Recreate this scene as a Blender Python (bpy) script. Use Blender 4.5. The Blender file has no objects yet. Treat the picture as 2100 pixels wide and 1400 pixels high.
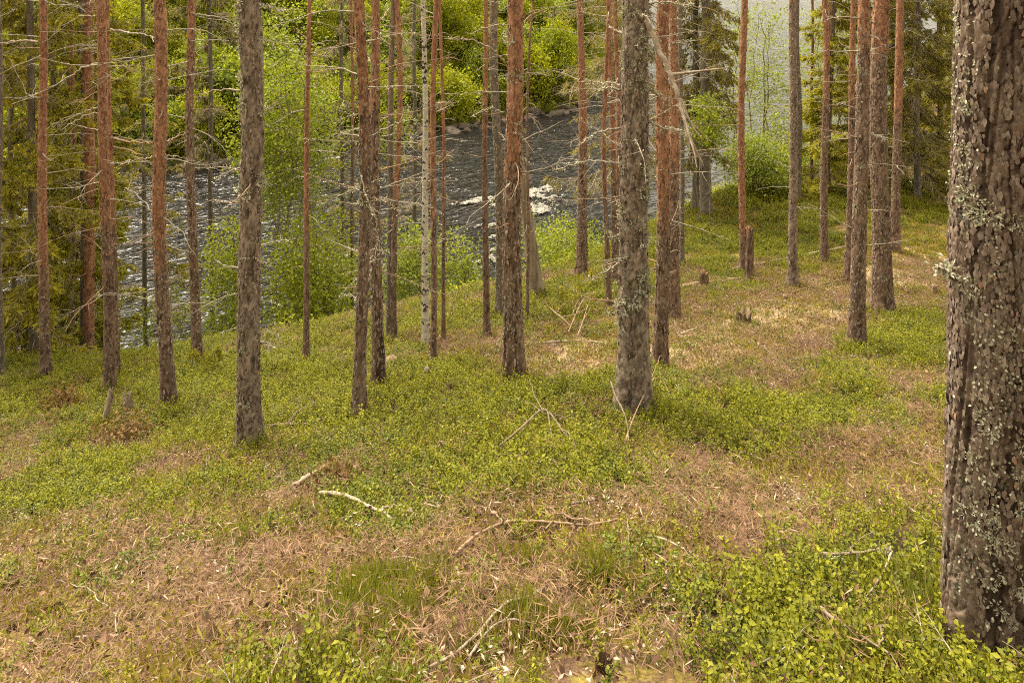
import bpy, math
import numpy as np
from mathutils import Vector

# ------------------------------------------------------------------ camera, sky, sun, exposure
SC = bpy.context.scene
COL = SC.collection
F = 1550.0                       # focal length in pixels of the 2100 px wide photograph
PITCH = math.radians(2.5)
ZC = 10.0                        # camera height above the river (river surface is z = 0)
VH = -150.0                      # row of the horizon
CY = VH + F * math.tan(PITCH)    # row of the optical axis
cam_d = bpy.data.cameras.new('camera')
cam = bpy.data.objects.new('camera', cam_d)
COL.objects.link(cam)
cam.location = (0, 0, ZC)
cam.rotation_euler = (math.pi / 2 - PITCH, 0, 0)
cam_d.sensor_width = 36.0
cam_d.lens = 36.0 * F / 2100.0
cam_d.shift_y = -(700.0 - CY) / 2100.0
cam_d.clip_start = 0.05
cam_d.clip_end = 1200.0
SC.camera = cam

SUN_EL, SUN_AZ = math.radians(60), math.radians(322)     # azimuth clockwise from +Y
world = bpy.data.worlds.new('World')
SC.world = world
world.use_nodes = True
wn = world.node_tree
wn.nodes.clear()
sky = wn.nodes.new('ShaderNodeTexSky')
sky.sky_type = 'NISHITA'
sky.sun_disc = False
sky.sun_elevation = SUN_EL
sky.sun_rotation = SUN_AZ
sky.dust_density = 3.0
sky.air_density = 1.2
hs = wn.nodes.new('ShaderNodeHueSaturation')
hs.inputs['Saturation'].default_value = 0.14
wb = wn.nodes.new('ShaderNodeMix')
wb.data_type = 'RGBA'
wb.blend_type = 'MULTIPLY'
wb.inputs[0].default_value = 1.0
wb.inputs[7].default_value = (1.09, 1.0, 0.79, 1)
bg = wn.nodes.new('ShaderNodeBackground')
bg.inputs['Strength'].default_value = 0.15
wo = wn.nodes.new('ShaderNodeOutputWorld')
wn.links.new(sky.outputs[0], hs.inputs['Color'])
wn.links.new(hs.outputs[0], wb.inputs[6])
wn.links.new(wb.outputs[2], bg.inputs['Color'])
wn.links.new(bg.outputs[0], wo.inputs['Surface'])
sun_d = bpy.data.lights.new('sun', 'SUN')
sun_d.energy = 1.5
sun_d.angle = math.radians(14)
sun_d.color = (1.0, 0.93, 0.78)
sun = bpy.data.objects.new('sun', sun_d)
COL.objects.link(sun)
sd = Vector((math.sin(SUN_AZ) * math.cos(SUN_EL), math.cos(SUN_AZ) * math.cos(SUN_EL), math.sin(SUN_EL)))
sun.rotation_euler = (-sd).to_track_quat('-Z', 'Y').to_euler()
vs = SC.view_settings
vs.view_transform = 'Standard'
vs.look = 'None'
vs.gamma = 1.0
vs.use_curve_mapping = False
vs.exposure = 1.8
SC.render.engine = 'CYCLES'
cy = SC.cycles
cy.max_bounces = 4
cy.diffuse_bounces = 2
cy.glossy_bounces = 2
cy.transmission_bounces = 2
cy.use_adaptive_sampling = True
cy.adaptive_threshold = 0.02
cy.use_denoising = False
cy.filter_width = 1.1
cy.transparent_max_bounces = 4

# ------------------------------------------------------------------ small maths
RNG = np.random.default_rng(7)
_cp, _sp = math.cos(PITCH), math.sin(PITCH)


def ray(u, v):
    x, y = (u - 1050.0) / F, -(v - CY) / F
    return np.array([x, _cp + y * _sp, -_sp + y * _cp])


def at_y(u, v, Y):
    """point at depth Y behind pixel (u, v) of the photograph"""
    d = ray(u, v)
    return np.array([0, 0, ZC]) + d * (Y / d[1])


def project(P):
    P = np.asarray(P, float)
    q = P - np.array([0, 0, ZC])
    depth = q[..., 1] * _cp - q[..., 2] * _sp
    upc = q[..., 1] * _sp + q[..., 2] * _cp
    depth = np.where(depth < 0.05, 0.05, depth)
    return 1050 + F * q[..., 0] / depth, CY - F * upc / depth


def hsh(i, j, k=0.0):
    s = np.sin(np.asarray(i) * 127.1 + np.asarray(j) * 311.7 + k * 74.7) * 43758.5453
    return s - np.floor(s)


def vnoise(x, y, k=0.0):
    xi, yi = np.floor(x), np.floor(y)
    fx, fy = x - xi, y - yi
    fx, fy = fx * fx * (3 - 2 * fx), fy * fy * (3 - 2 * fy)
    a, b = hsh(xi, yi, k), hsh(xi + 1, yi, k)
    c, d = hsh(xi, yi + 1, k), hsh(xi + 1, yi + 1, k)
    return (a * (1 - fx) + b * fx) * (1 - fy) + (c * (1 - fx) + d * fx) * fy


def fbm(x, y, k=0.0, o=3):
    s, a = 0.0, 0.5
    for i in range(o):
        s = s + a * vnoise(x * 2 ** i, y * 2 ** i, k + i * 3.1)
        a *= 0.5
    return s / (1 - 0.5 ** o)


def sstep(a, b, x):
    t = np.clip((x - a) / (b - a), 0, 1)
    return t * t * (3 - 2 * t)


def softplus(x, w):
    return w * np.logaddexp(0, x / w)


def unit(a):
    return a / np.maximum(np.linalg.norm(a, axis=-1, keepdims=True), 1e-9)


# ------------------------------------------------------------------ the lie of the land
def crest(X):
    return np.interp(X, [-30, -6, -3, 0, 2, 5, 9, 14, 22], [11.2, 11.2, 11.8, 12.8, 14.8, 18.5, 22, 27, 36])


def far_shore(X):
    return np.interp(X, [-60, -30, -13, -4.6, 3, 7, 12, 20, 40, 80], [14, 22, 31, 36, 40.5, 49, 80, 150, 240, 330])


def land(X, Y):
    X, Y = np.asarray(X, float), np.asarray(Y, float)
    d = np.clip(Y, 0, 19)
    drop = 1.15 + 0.55 * d - 0.014 * d * d + 0.58 * np.clip(Y, -75, 0)      # unseen hillside, added to rise behind the viewer and block frontal sky light
    drop = drop + 0.17 * softplus(-X - 0.3, 0.5) - 0.11 * softplus(-X - 4.2, 0.5) - 0.012 * np.clip(X, 0, 20)
    drop = drop + 0.62 * softplus(Y - crest(X), 0.5)
    z = ZC - drop
    hum = 0.10 * (fbm(X * 0.9 + 9, Y * 0.9, 1) - 0.5) + 0.05 * (fbm(X * 3.1, Y * 3.1 + 4, 5) - 0.5)
    z = z + hum * 1.9
    z = np.maximum(z, -1.2)
    t = Y - far_shore(X)
    zf = -0.35 + 0.60 * t + 1.2 * (fbm(X * 0.25, Y * 0.25, 8) - 0.5) * sstep(0, 6, t)
    zf = np.minimum(zf, np.interp(X, [4, 14], [6.6, 3.5]) + 2.0 * fbm(X * .1, Y * .1, 2))
    return np.maximum(z, np.where(t > -2, zf, -1.2))


def hit(u, v, dmax=60.0):
    """where the line of sight of pixel (u, v) first meets the ground"""
    d = ray(u, v)
    s = np.linspace(0.8, dmax, 12000)
    P = d[None] * s[:, None] + np.array([0, 0, ZC])
    below = P[:, 2] <= land(P[:, 0], P[:, 1])
    i = int(np.argmax(below)) if below.any() else len(s) - 1
    return P[i]


def foot(X, Y, dz=0.0):
    return np.array([X, Y, float(land(X, Y)) + dz])


# ------------------------------------------------------------------ mesh helpers
def mesh_np(name, V, faces, mat=None, attrs=None, smooth=True):
    """faces: list of int arrays, each (n, 3) or (n, 4)"""
    V = np.asarray(V, np.float32)
    me = bpy.data.meshes.new(name)
    me.vertices.add(len(V))
    me.vertices.foreach_set('co', V.ravel())
    faces = [np.asarray(f, np.int32) for f in faces if len(f)]
    tot = np.concatenate([np.full(len(f), f.shape[1], np.int32) for f in faces])
    idx = np.concatenate([f.ravel() for f in faces])
    me.loops.add(len(idx))
    me.loops.foreach_set('vertex_index', idx)
    me.polygons.add(len(tot))
    me.polygons.foreach_set('loop_start', np.concatenate([[0], np.cumsum(tot)[:-1]]).astype(np.int32))
    if smooth:
        me.polygons.foreach_set('use_smooth', np.ones(len(tot), bool))
    for k, a in (attrs or {}).items():
        at = me.attributes.new(k, 'FLOAT', 'POINT')
        at.data.foreach_set('value', np.asarray(a, np.float32))
    if mat:
        me.materials.append(mat)
    me.update(calc_edges=True)
    return me


def link(name, me, parent=None, loc=None):
    o = bpy.data.objects.new(name, me)
    COL.objects.link(o)
    if loc is not None:
        o.location = [float(c) for c in loc]
    if parent is not None:
        o.parent = parent
    return o


def tag(o, label=None, cat=None, group=None, kind=None):
    for k, v in (('label', label), ('category', cat), ('group', group), ('kind', kind)):
        if v:
            o[k] = v
    return o


class Geo:
    """collects pieces of geometry that become one mesh"""

    def __init__(self):
        self.V, self.Fq, self.Ft, self.n = [], [], [], 0
        self.var = []

    def add(self, V, F, var=None):
        V = np.asarray(V, float)
        (self.Fq if np.asarray(F).shape[1] == 4 else self.Ft).append(np.asarray(F) + self.n)
        self.V.append(V)
        self.var.append(np.full(len(V), 0.5) if var is None else np.broadcast_to(np.asarray(var, float), (len(V),)))
        self.n += len(V)

    def mesh(self, name, mat, origin=(0, 0, 0), smooth=True):
        V = np.concatenate(self.V) - np.asarray(origin)
        fs = []
        if self.Fq:
            fs.append(np.concatenate(self.Fq))
        if self.Ft:
            fs.append(np.concatenate(self.Ft))
        return mesh_np(name, V, fs, mat, {'var': np.concatenate(self.var)}, smooth)


def frames(P):
    T = np.gradient(P, axis=0)
    T = unit(T)
    ref = np.array([0.0, 0, 1]) if abs(T[0, 2]) < 0.8 else np.array([0.0, 1, 0])
    N = unit(np.cross(np.cross(T, ref), T))
    B = np.cross(T, N)
    return T, N, B


def tube(P, R, n=6, cap=True):
    P = np.asarray(P, float)
    R = np.broadcast_to(np.asarray(R, float), (len(P),))
    T, N, B = frames(P)
    a = np.linspace(0, 2 * np.pi, n, endpoint=False)
    V = P[:, None] + R[:, None, None] * (np.cos(a)[None, :, None] * N[:, None] + np.sin(a)[None, :, None] * B[:, None])
    m = len(P)
    i, j = np.meshgrid(np.arange(m - 1), np.arange(n), indexing='ij')
    F4 = np.stack([i * n + j, i * n + (j + 1) % n, (i + 1) * n + (j + 1) % n, (i + 1) * n + j], -1).reshape(-1, 4)
    return V.reshape(-1, 3), F4


def spline(pts, n):
    """smooth path through a few points"""
    pts = np.asarray(pts, float)
    m = len(pts)
    t = np.linspace(0, m - 1, n)
    i = np.clip(np.floor(t).astype(int), 0, m - 2)
    f = (t - i)[:, None]
    p0, p1 = pts[np.maximum(i - 1, 0)], pts[i]
    p2, p3 = pts[i + 1], pts[np.minimum(i + 2, m - 1)]
    return 0.5 * (2 * p1 + (p2 - p0) * f + (2 * p0 - 5 * p1 + 4 * p2 - p3) * f ** 2 + (3 * p1 - p0 - 3 * p2 + p3) * f ** 3)


def blades(geo, pos, d, nrm, L, W, var, fold=0.25, wide=0.5):
    """folded diamond leaves; all arrays of length n"""
    pos, d, nrm = np.asarray(pos), unit(np.asarray(d)), np.asarray(nrm)
    s = unit(np.cross(d, nrm))
    up = np.cross(s, d)
    n = len(pos)
    L, W = np.broadcast_to(L, (n,))[:, None], np.broadcast_to(W, (n,))[:, None]
    mid = pos + d * L * wide
    V = np.stack([pos, mid + s * W / 2 + up * W * fold, pos + d * L, mid - s * W / 2 + up * W * fold], 1).reshape(-1, 3)
    b = np.arange(n)[:, None] * 4
    F3 = np.concatenate([b + np.array([0, 1, 2]), b + np.array([0, 2, 3])], 0)
    geo.add(V, F3, np.repeat(np.broadcast_to(var, (n,)), 4))


def rdir(rng, n, zlo=-1, zhi=1):
    a = rng.uniform(0, 2 * np.pi, n)
    z = rng.uniform(zlo, zhi, n)
    r = np.sqrt(np.maximum(0, 1 - z * z))
    return np.stack([r * np.cos(a), r * np.sin(a), z], -1)


# ------------------------------------------------------------------ materials
def new_mat(name):
    m = bpy.data.materials.new(name)
    m.use_nodes = True
    nt = m.node_tree
    nt.nodes.clear()
    out = nt.nodes.new('ShaderNodeOutputMaterial')
    return m, nt, out


def nd(nt, t, **kw):
    n = nt.nodes.new(t)
    for k, v in kw.items():
        if hasattr(n, k):
            setattr(n, k, v)
    return n


def mix(nt, fac, a, b, mode='MIX'):
    n = nt.nodes.new('ShaderNodeMix')
    n.data_type = 'RGBA'
    n.blend_type = mode
    for sock, val in ((n.inputs[0], fac), (n.inputs[6], a), (n.inputs[7], b)):
        if hasattr(val, 'is_linked'):
            nt.links.new(val, sock)
        elif isinstance(val, (int, float)):
            sock.default_value = val
        else:
            sock.default_value = (*val, 1)
    return n.outputs[2]


def noise(nt, scale, detail=3, rough=0.6, vec=None, dist=0.0):
    n = nt.nodes.new('ShaderNodeTexNoise')
    n.inputs['Scale'].default_value = scale
    n.inputs['Detail'].default_value = detail
    n.inputs['Roughness'].default_value = rough
    n.inputs['Distortion'].default_value = dist
    if vec is not None:
        nt.links.new(vec, n.inputs['Vector'])
    return n.outputs[0]


def mrange(nt, val, a, b, c=0.0, d=1.0):
    n = nt.nodes.new('ShaderNodeMapRange')
    nt.links.new(val, n.inputs[0])
    for i, x in enumerate((a, b, c, d)):
        n.inputs[i + 1].default_value = x
    return n.outputs[0]


def math_n(nt, op, a, b):
    n = nt.nodes.new('ShaderNodeMath')
    n.operation = op
    for s, v in zip(n.inputs, (a, b)):
        if hasattr(v, 'is_linked'):
            nt.links.new(v, s)
        else:
            s.default_value = v
    return n.outputs[0]


def attr(nt, name):
    n = nt.nodes.new('ShaderNodeAttribute')
    n.attribute_name = name
    return n.outputs['Fac']


def coords(nt, scale=(1, 1, 1), which='Object'):
    tc = nt.nodes.new('ShaderNodeTexCoord')
    mp = nt.nodes.new('ShaderNodeMapping')
    mp.inputs['Scale'].default_value = scale
    nt.links.new(tc.outputs[which], mp.inputs[0])
    return mp.outputs[0]


def bump(nt, h, strength, dist=0.01):
    n = nt.nodes.new('ShaderNodeBump')
    n.inputs['Strength'].default_value = strength
    n.inputs['Distance'].default_value = dist
    nt.links.new(h, n.inputs['Height'])
    return n.outputs[0]


def principled(nt, col, rough=0.7, spec=0.3, normal=None):
    p = nt.nodes.new('ShaderNodeBsdfPrincipled')
    if hasattr(col, 'is_linked'):
        nt.links.new(col, p.inputs['Base Color'])
    else:
        p.inputs['Base Color'].default_value = (*col, 1)
    p.inputs['Roughness'].default_value = rough
    p.inputs['Specular IOR Level'].default_value = spec
    if normal is not None:
        nt.links.new(normal, p.inputs['Normal'])
    return p.outputs[0]


def leaf_mat(name, a, b, trans=0.35, rough=0.5, spec=0.35, third=None):
    """leaf colour runs from a to b by the leaf's own value, with a shift from plant to plant"""
    m, nt, out = new_mat(name)
    v = attr(nt, 'var')
    oi = nt.nodes.new('ShaderNodeObjectInfo')
    v2 = math_n(nt, 'ADD', math_n(nt, 'MULTIPLY', v, 0.7), math_n(nt, 'MULTIPLY', oi.outputs['Random'], 0.3))
    c = mix(nt, v2, a, b)
    if third is not None:
        c = mix(nt, mrange(nt, v, 0.96, 0.99), c, third)
    p = principled(nt, c, rough, spec)
    t = nt.nodes.new('ShaderNodeBsdfTranslucent')
    tcol = mix(nt, 1.0, c, (1.25, 1.2, 0.6), 'MULTIPLY')
    nt.links.new(tcol, t.inputs['Color'])
    ms = nt.nodes.new('ShaderNodeMixShader')
    ms.inputs[0].default_value = trans
    nt.links.new(p, ms.inputs[1])
    nt.links.new(t.outputs[0], ms.inputs[2])
    nt.links.new(ms.outputs[0], out.inputs['Surface'])
    return m


def plain_mat(name, a, b, scale=30, rough=0.8, spec=0.2, stretch=(1, 1, 1), bmp=0.4, dist=0.01):
    m, nt, out = new_mat(name)
    vec = coords(nt, stretch)
    n = noise(nt, scale, 4, 0.65, vec)
    c = mix(nt, mrange(nt, n, 0.3, 0.7), a, b)
    s = principled(nt, c, rough, spec, bump(nt, n, bmp, dist) if bmp else None)
    nt.links.new(s, out.inputs['Surface'])
    return m


def bark_mat(name, low_a, low_b, up_a, up_b, lich=(0.36, 0.37, 0.26)):
    m, nt, out = new_mat(name)
    vec = coords(nt, (1, 1, 0.45))
    vec1 = coords(nt, (1, 1, 1))
    n1 = noise(nt, 28, 5, 0.7, vec)
    n2 = noise(nt, 5, 3, 0.6, vec1)
    n3 = noise(nt, 90, 3, 0.7, vec1)
    lo = mix(nt, mrange(nt, math_n(nt, 'ADD', math_n(nt, 'MULTIPLY', n1, 0.45), math_n(nt, 'MULTIPLY', attr(nt, 'plate'), 0.55)), 0.28, 0.78), low_a, low_b)
    hi = mix(nt, mrange(nt, math_n(nt, 'ADD', math_n(nt, 'MULTIPLY', n1, 0.5), math_n(nt, 'MULTIPLY', attr(nt, 'plate'), 0.5)), 0.25, 0.75), up_a, up_b)
    o = math_n(nt, 'ADD', attr(nt, 'orange'), math_n(nt, 'MULTIPLY', math_n(nt, 'SUBTRACT', n2, 0.5), 1.1))
    o = math_n(nt, 'ADD', o, math_n(nt, 'MULTIPLY', math_n(nt, 'SUBTRACT', attr(nt, 'plate'), 0.5), 0.5))
    c = mix(nt, mrange(nt, o, 0.3, 0.7), lo, hi)
    lm = math_n(nt, 'MULTIPLY', mrange(nt, n3, 0.50, 0.62), mrange(nt, math_n(nt, 'ADD', n2, attr(nt, 'lich')), 0.72, 0.95))
    c = mix(nt, lm, c, lich)
    c = mix(nt, attr(nt, 'black_foot'), c, (0.012, 0.010, 0.009))  # near-black colour mixed in towards the foot of the trunk
    s = principled(nt, c, 0.88, 0.15, bump(nt, n1, 0.5, 0.012))
    nt.links.new(s, out.inputs['Surface'])
    return m


M_BARK = bark_mat('pine bark', (0.070, 0.048, 0.036), (0.38, 0.29, 0.22), (0.16, 0.068, 0.036), (0.43, 0.235, 0.15))
M_BARK_RED = bark_mat('red pine bark', (0.066, 0.039, 0.027), (0.310, 0.205, 0.145), (0.135, 0.056, 0.029), (0.47, 0.245, 0.145))
M_BARK_DARK = bark_mat('dark old pine bark', (0.045, 0.029, 0.021), (0.19, 0.13, 0.095), (0.05, 0.03, 0.02), (0.15, 0.10, 0.07))
M_BARK_GREY = bark_mat('grey spruce bark', (0.10, 0.082, 0.062), (0.24, 0.205, 0.16), (0.13, 0.10, 0.07), (0.26, 0.21, 0.15))
M_SNAG = plain_mat('weathered grey wood', (0.12, 0.085, 0.055), (0.38, 0.30, 0.21), 14, 0.85, 0.15, (1, 1, 0.12), 0.6, 0.02)
M_DEAD = plain_mat('dead grey branch', (0.15, 0.12, 0.085), (0.45, 0.385, 0.30), 25, 0.85, 0.15, bmp=0.3)
M_DEAD_BROWN = plain_mat('dead brown branch', (0.17, 0.10, 0.06), (0.38, 0.26, 0.17), 25, 0.85, 0.15, bmp=0.3)
M_STICK = plain_mat('bleached stick', (0.16, 0.11, 0.07), (0.50, 0.40, 0.30), 18, 0.8, 0.2, bmp=0.4)
M_STICK_DARK = plain_mat('dark stick', (0.10, 0.075, 0.05), (0.30, 0.22, 0.16), 22, 0.85, 0.15, bmp=0.4)
M_LICHEN = leaf_mat('pale tuft lichen', (0.24, 0.225, 0.15), (0.58, 0.545, 0.41), 0.1, 0.9, 0.1)
M_BEARD = leaf_mat('dark hanging lichen', (0.06, 0.05, 0.025), (0.17, 0.14, 0.06), 0.15, 0.9, 0.1)
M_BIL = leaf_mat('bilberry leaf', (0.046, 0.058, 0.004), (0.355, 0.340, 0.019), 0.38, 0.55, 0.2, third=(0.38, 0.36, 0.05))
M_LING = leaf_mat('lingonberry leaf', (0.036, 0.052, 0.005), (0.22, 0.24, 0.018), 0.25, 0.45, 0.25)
M_MOSS = leaf_mat('yellow moss', (0.13, 0.105, 0.018), (0.40, 0.325, 0.065), 0.25, 0.8, 0.1)
M_HAIR = leaf_mat('haircap moss', (0.10, 0.115, 0.014), (0.28, 0.27, 0.045), 0.3, 0.6, 0.2)
M_NEEDLE = leaf_mat('fallen pine needles', (0.050, 0.024, 0.012), (0.34, 0.200, 0.112), 0.1, 0.7, 0.2, third=(0.52, 0.38, 0.27))
M_CHIP = leaf_mat('dark bark chip', (0.025, 0.015, 0.010), (0.17, 0.085, 0.045), 0.05, 0.8, 0.15)
M_PALE = leaf_mat('bleached dead leaf', (0.26, 0.19, 0.13), (0.56, 0.48, 0.40), 0.25, 0.7, 0.2)
M_BROWNLEAF = leaf_mat('brown dead leaf', (0.20, 0.10, 0.055), (0.48, 0.30, 0.20), 0.2, 0.7, 0.2)
M_RUST = leaf_mat('rusty dry leaf', (0.07, 0.045, 0.014), (0.25, 0.145, 0.045), 0.25, 0.6, 0.2)
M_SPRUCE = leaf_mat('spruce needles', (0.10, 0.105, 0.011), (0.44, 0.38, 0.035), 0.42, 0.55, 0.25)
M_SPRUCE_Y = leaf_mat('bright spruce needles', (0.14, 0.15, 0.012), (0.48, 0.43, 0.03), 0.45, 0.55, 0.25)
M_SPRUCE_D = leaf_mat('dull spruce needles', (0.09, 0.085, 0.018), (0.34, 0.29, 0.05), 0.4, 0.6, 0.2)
M_LEAF = leaf_mat('birch leaf', (0.13, 0.17, 0.013), (0.42, 0.45, 0.045), 0.5, 0.45, 0.35)
M_LEAF_B = leaf_mat('willow leaf', (0.12, 0.16, 0.018), (0.38, 0.42, 0.06), 0.5, 0.45, 0.35)
M_FARLEAF = leaf_mat('bank leaf', (0.15, 0.175, 0.008), (0.50, 0.50, 0.025), 0.5, 0.5, 0.3)
M_GRASS = leaf_mat('shore grass', (0.10, 0.17, 0.015), (0.28, 0.36, 0.04), 0.4, 0.5, 0.3)
M_CONE = plain_mat('pine cone scales', (0.05, 0.028, 0.018), (0.16, 0.09, 0.055), 60, 0.7, 0.2)


def make_birch_mat():
    m, nt, out = new_mat('white birch bark')
    v = coords(nt, (1, 1, 5))
    n1 = noise(nt, 9, 3, 0.6, v)
    n2 = noise(nt, 16, 3, 0.6, coords(nt, (0.8, 0.8, 2.5)))
    c = mix(nt, mrange(nt, n2, 0.3, 0.7), (0.34, 0.29, 0.23), (0.64, 0.59, 0.49))
    c = mix(nt, mrange(nt, n1, 0.60, 0.68), c, (0.06, 0.045, 0.035))
    nt.links.new(principled(nt, c, 0.6, 0.25, bump(nt, n1, 0.3)), out.inputs['Surface'])
    return m


M_BIRCH = make_birch_mat()


def make_ground_mat():
    m, nt, out = new_mat('forest floor')
    vec = coords(nt, (1, 1, 1), 'Object')
    big = noise(nt, 1.3, 4, 0.6, vec)
    mid = noise(nt, 7, 4, 0.65, vec)
    fine = noise(nt, 70, 4, 0.7, vec)
    litter = mix(nt, mrange(nt, fine, 0.3, 0.7), (0.030, 0.017, 0.010), (0.17, 0.10, 0.058))
    moss = mix(nt, mrange(nt, fine, 0.3, 0.7), (0.09, 0.07, 0.014), (0.28, 0.21, 0.05))
    humus_shade = mix(nt, mrange(nt, fine, 0.35, 0.7), (0.015, 0.012, 0.005), (0.065, 0.05, 0.02))  # dark soil, deepened to paint the shade in gaps between sprigs
    c = mix(nt, mrange(nt, mid, 0.45, 0.60), litter, moss)
    gr = math_n(nt, 'ADD', attr(nt, 'green'), math_n(nt, 'MULTIPLY', math_n(nt, 'SUBTRACT', big, 0.5), 0.6))
    c = mix(nt, mrange(nt, gr, 0.45, 0.75), c, humus_shade)
    bank = mix(nt, mrange(nt, mid, 0.3, 0.7), (0.035, 0.04, 0.008), (0.10, 0.10, 0.02))
    c = mix(nt, attr(nt, 'bank'), c, bank)
    straw = mix(nt, mrange(nt, fine, 0.3, 0.7), (0.22, 0.15, 0.075), (0.52, 0.39, 0.22))
    c = mix(nt, mrange(nt, math_n(nt, 'ADD', attr(nt, 'trail'), math_n(nt, 'MULTIPLY', math_n(nt, 'SUBTRACT', mid, 0.5), 0.6)), 0.3, 0.8), c, straw)
    nt.links.new(principled(nt, c, 0.95, 0.1, bump(nt, fine, 0.6, 0.02)), out.inputs['Surface'])
    return m


M_GROUND = make_ground_mat()


def make_water_mat():
    m, nt, out = new_mat('dark river water')
    tc = nt.nodes.new('ShaderNodeTexCoord')
    mp = nt.nodes.new('ShaderNodeMapping')
    mp.inputs['Rotation'].default_value = (0, 0, math.radians(-33))
    nt.links.new(tc.outputs['Object'], mp.inputs[0])
    mp2 = nt.nodes.new('ShaderNodeMapping')
    mp2.inputs['Scale'].default_value = (0.42, 1.9, 1)
    nt.links.new(mp.outputs[0], mp2.inputs[0])
    n1 = noise(nt, 1.9, 2, 0.5, mp2.outputs[0], 0.9)
    n2 = noise(nt, 5.5, 1, 0.5, mp2.outputs[0], 0.8)
    h = math_n(nt, 'ADD', n1, math_n(nt, 'MULTIPLY', n2, 0.20))
    nrm = bump(nt, h, 1.0, 0.36)
    s = principled(nt, (0.010, 0.008, 0.006), 0.17, 0.5, nrm)
    s.node.inputs['IOR'].default_value = 1.33
    nt.links.new(s, out.inputs['Surface'])
    return m


M_WATER = make_water_mat()
M_FOAM = plain_mat('white foam', (0.16, 0.145, 0.12), (0.50, 0.46, 0.39), 9, 0.7, 0.3, bmp=0.8, dist=0.05)
M_ROCK = plain_mat('river stone', (0.035, 0.026, 0.019), (0.19, 0.145, 0.11), 6, 0.8, 0.25, bmp=0.5, dist=0.05)

# ------------------------------------------------------------------ bare and green patches of the near slope, in metres on the ground
PATCH = []
for (u, v, r, s) in [
    (120, 1260, .60, -1), (330, 1320, .55, -.9), (60, 1120, .35, -.8), (560, 1320, .5, -.7), (330, 965, .35, -.8), (480, 1180, .5, -.5),
    (590, 1050, .32, -.8), (1270, 1060, .45, -.9), (1040, 1080, .35, -.7), (1420, 1000, .42, -.8), (1480, 1080, .35, -.9),
    (1760, 960, .60, -1), (1620, 1120, .38, -.9), (1380, 1270, .40, -.8), (1450, 1200, .3, -.8), (1600, 655, .95, -1.1), (1480, 700, .9, -1),
    (1700, 605, .8, -1), (1860, 880, .5, -.9), (1870, 560, .9, -.7), (1240, 720, .7, -.9), (1110, 730, .6, -.6),
    (1400, 1380, .25, -.6), (700, 965, .25, -.8), (880, 1370, .3, -.6), (1000, 1240, .3, -.5), (900, 1180, .35, -.5), (40, 900, .4, -.7),
    (1650, 790, .5, -.5), (1880, 500, 1.3, -.9), (1930, 620, .8, -.6), (1790, 480, 1.0, -.5), (930, 720, .4, -.7), (1330, 740, .5, -.6), (250, 905, .4, -.6), (600, 935, .25, -.6),
    (220, 940, .9, .5), (640, 850, 1.2, .7), (950, 850, 1.0, .8), (1090, 960, .5, .8), (1460, 890, .6, .9), (1850, 720, .6, .9),
    (1720, 1270, .55, 1.2), (1860, 1170, .42, 1.1), (1530, 1330, .3, .9), (430, 1080, .25, .6), (760, 1090, .28, .7), (1000, 990, .5, .8), (1620, 900, .45, .4),
    (150, 790, 1.5, .8), (450, 790, 1.3, .8), (120, 1010, .5, .7), (400, 1020, .35, .6), (1700, 880, .4, .5), (1130, 1130, .2, .6), (1240, 1200, .2, .5),
]:
    p = hit(u, v)
    PATCH.append((p[0], p[1], r, s))
PATCH = np.array(PATCH)


def greenness(X, Y):
    g = 0.61 + 0.9 * (fbm(X * 1.7, Y * 1.7, 11, 3) - 0.5) + 0.55 * (fbm(X * 4.7 + 3, Y * 4.7, 13, 2) - 0.5)
    for x, y, r, s in PATCH:
        g = g + s * 0.55 * np.exp(-((X - x) ** 2 + (Y - y) ** 2) / (r * r))
    return g - .45 * trail_at(X, Y)


TRAIL = [hit(u, v)[:2] for u, v in [(1180, 735), (1330, 735), (1450, 705), (1540, 675), (1630, 640), (1720, 600), (1800, 570), (1880, 530)]]


def trail_at(X, Y):
    t = np.zeros(np.shape(X))
    for x, y in TRAIL:
        t = np.maximum(t, np.exp(-((X - x) ** 2 + (Y - y) ** 2) / .75))
    return t


# ------------------------------------------------------------------ ground, river
def build_ground():
    xs = np.concatenate([np.linspace(-320, -34, 30), np.linspace(-33, -9, 50), np.linspace(-8.9, 13, 240), np.linspace(13.2, 40, 60), np.linspace(42, 320, 36)])
    ys = np.concatenate([np.linspace(-120, 0.5, 30), np.linspace(0.6, 14, 230), np.linspace(14.08, 30, 110), np.linspace(30.3, 70, 90), np.linspace(72, 420, 60)])
    X, Y = np.meshgrid(xs, ys)
    Z = land(X, Y)
    fine = (Y < 22) & (Y > 0)
    Z = Z + np.where(fine, 0.05 * (fbm(X * 9, Y * 9, 21, 3) - 0.5), 0)
    n, m = len(xs), len(ys)
    i, j = np.meshgrid(np.arange(m - 1), np.arange(n - 1), indexing='ij')
    F4 = np.stack([i * n + j, i * n + j + 1, (i + 1) * n + j + 1, (i + 1) * n + j], -1).reshape(-1, 4)
    V = np.stack([X, Y, Z], -1).reshape(-1, 3)
    g = np.clip(greenness(V[:, 0], V[:, 1]), 0, 1)
    bank = sstep(-1.0, 1.5, V[:, 1] - crest(V[:, 0])) * (V[:, 0] < 40)
    o = link('ground', mesh_np('ground', V, [F4], M_GROUND, {'green': g, 'bank': bank, 'trail': np.clip(trail_at(V[:, 0], V[:, 1]), 0, 1)}))
    tag(o, kind='structure')


build_ground()


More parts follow.
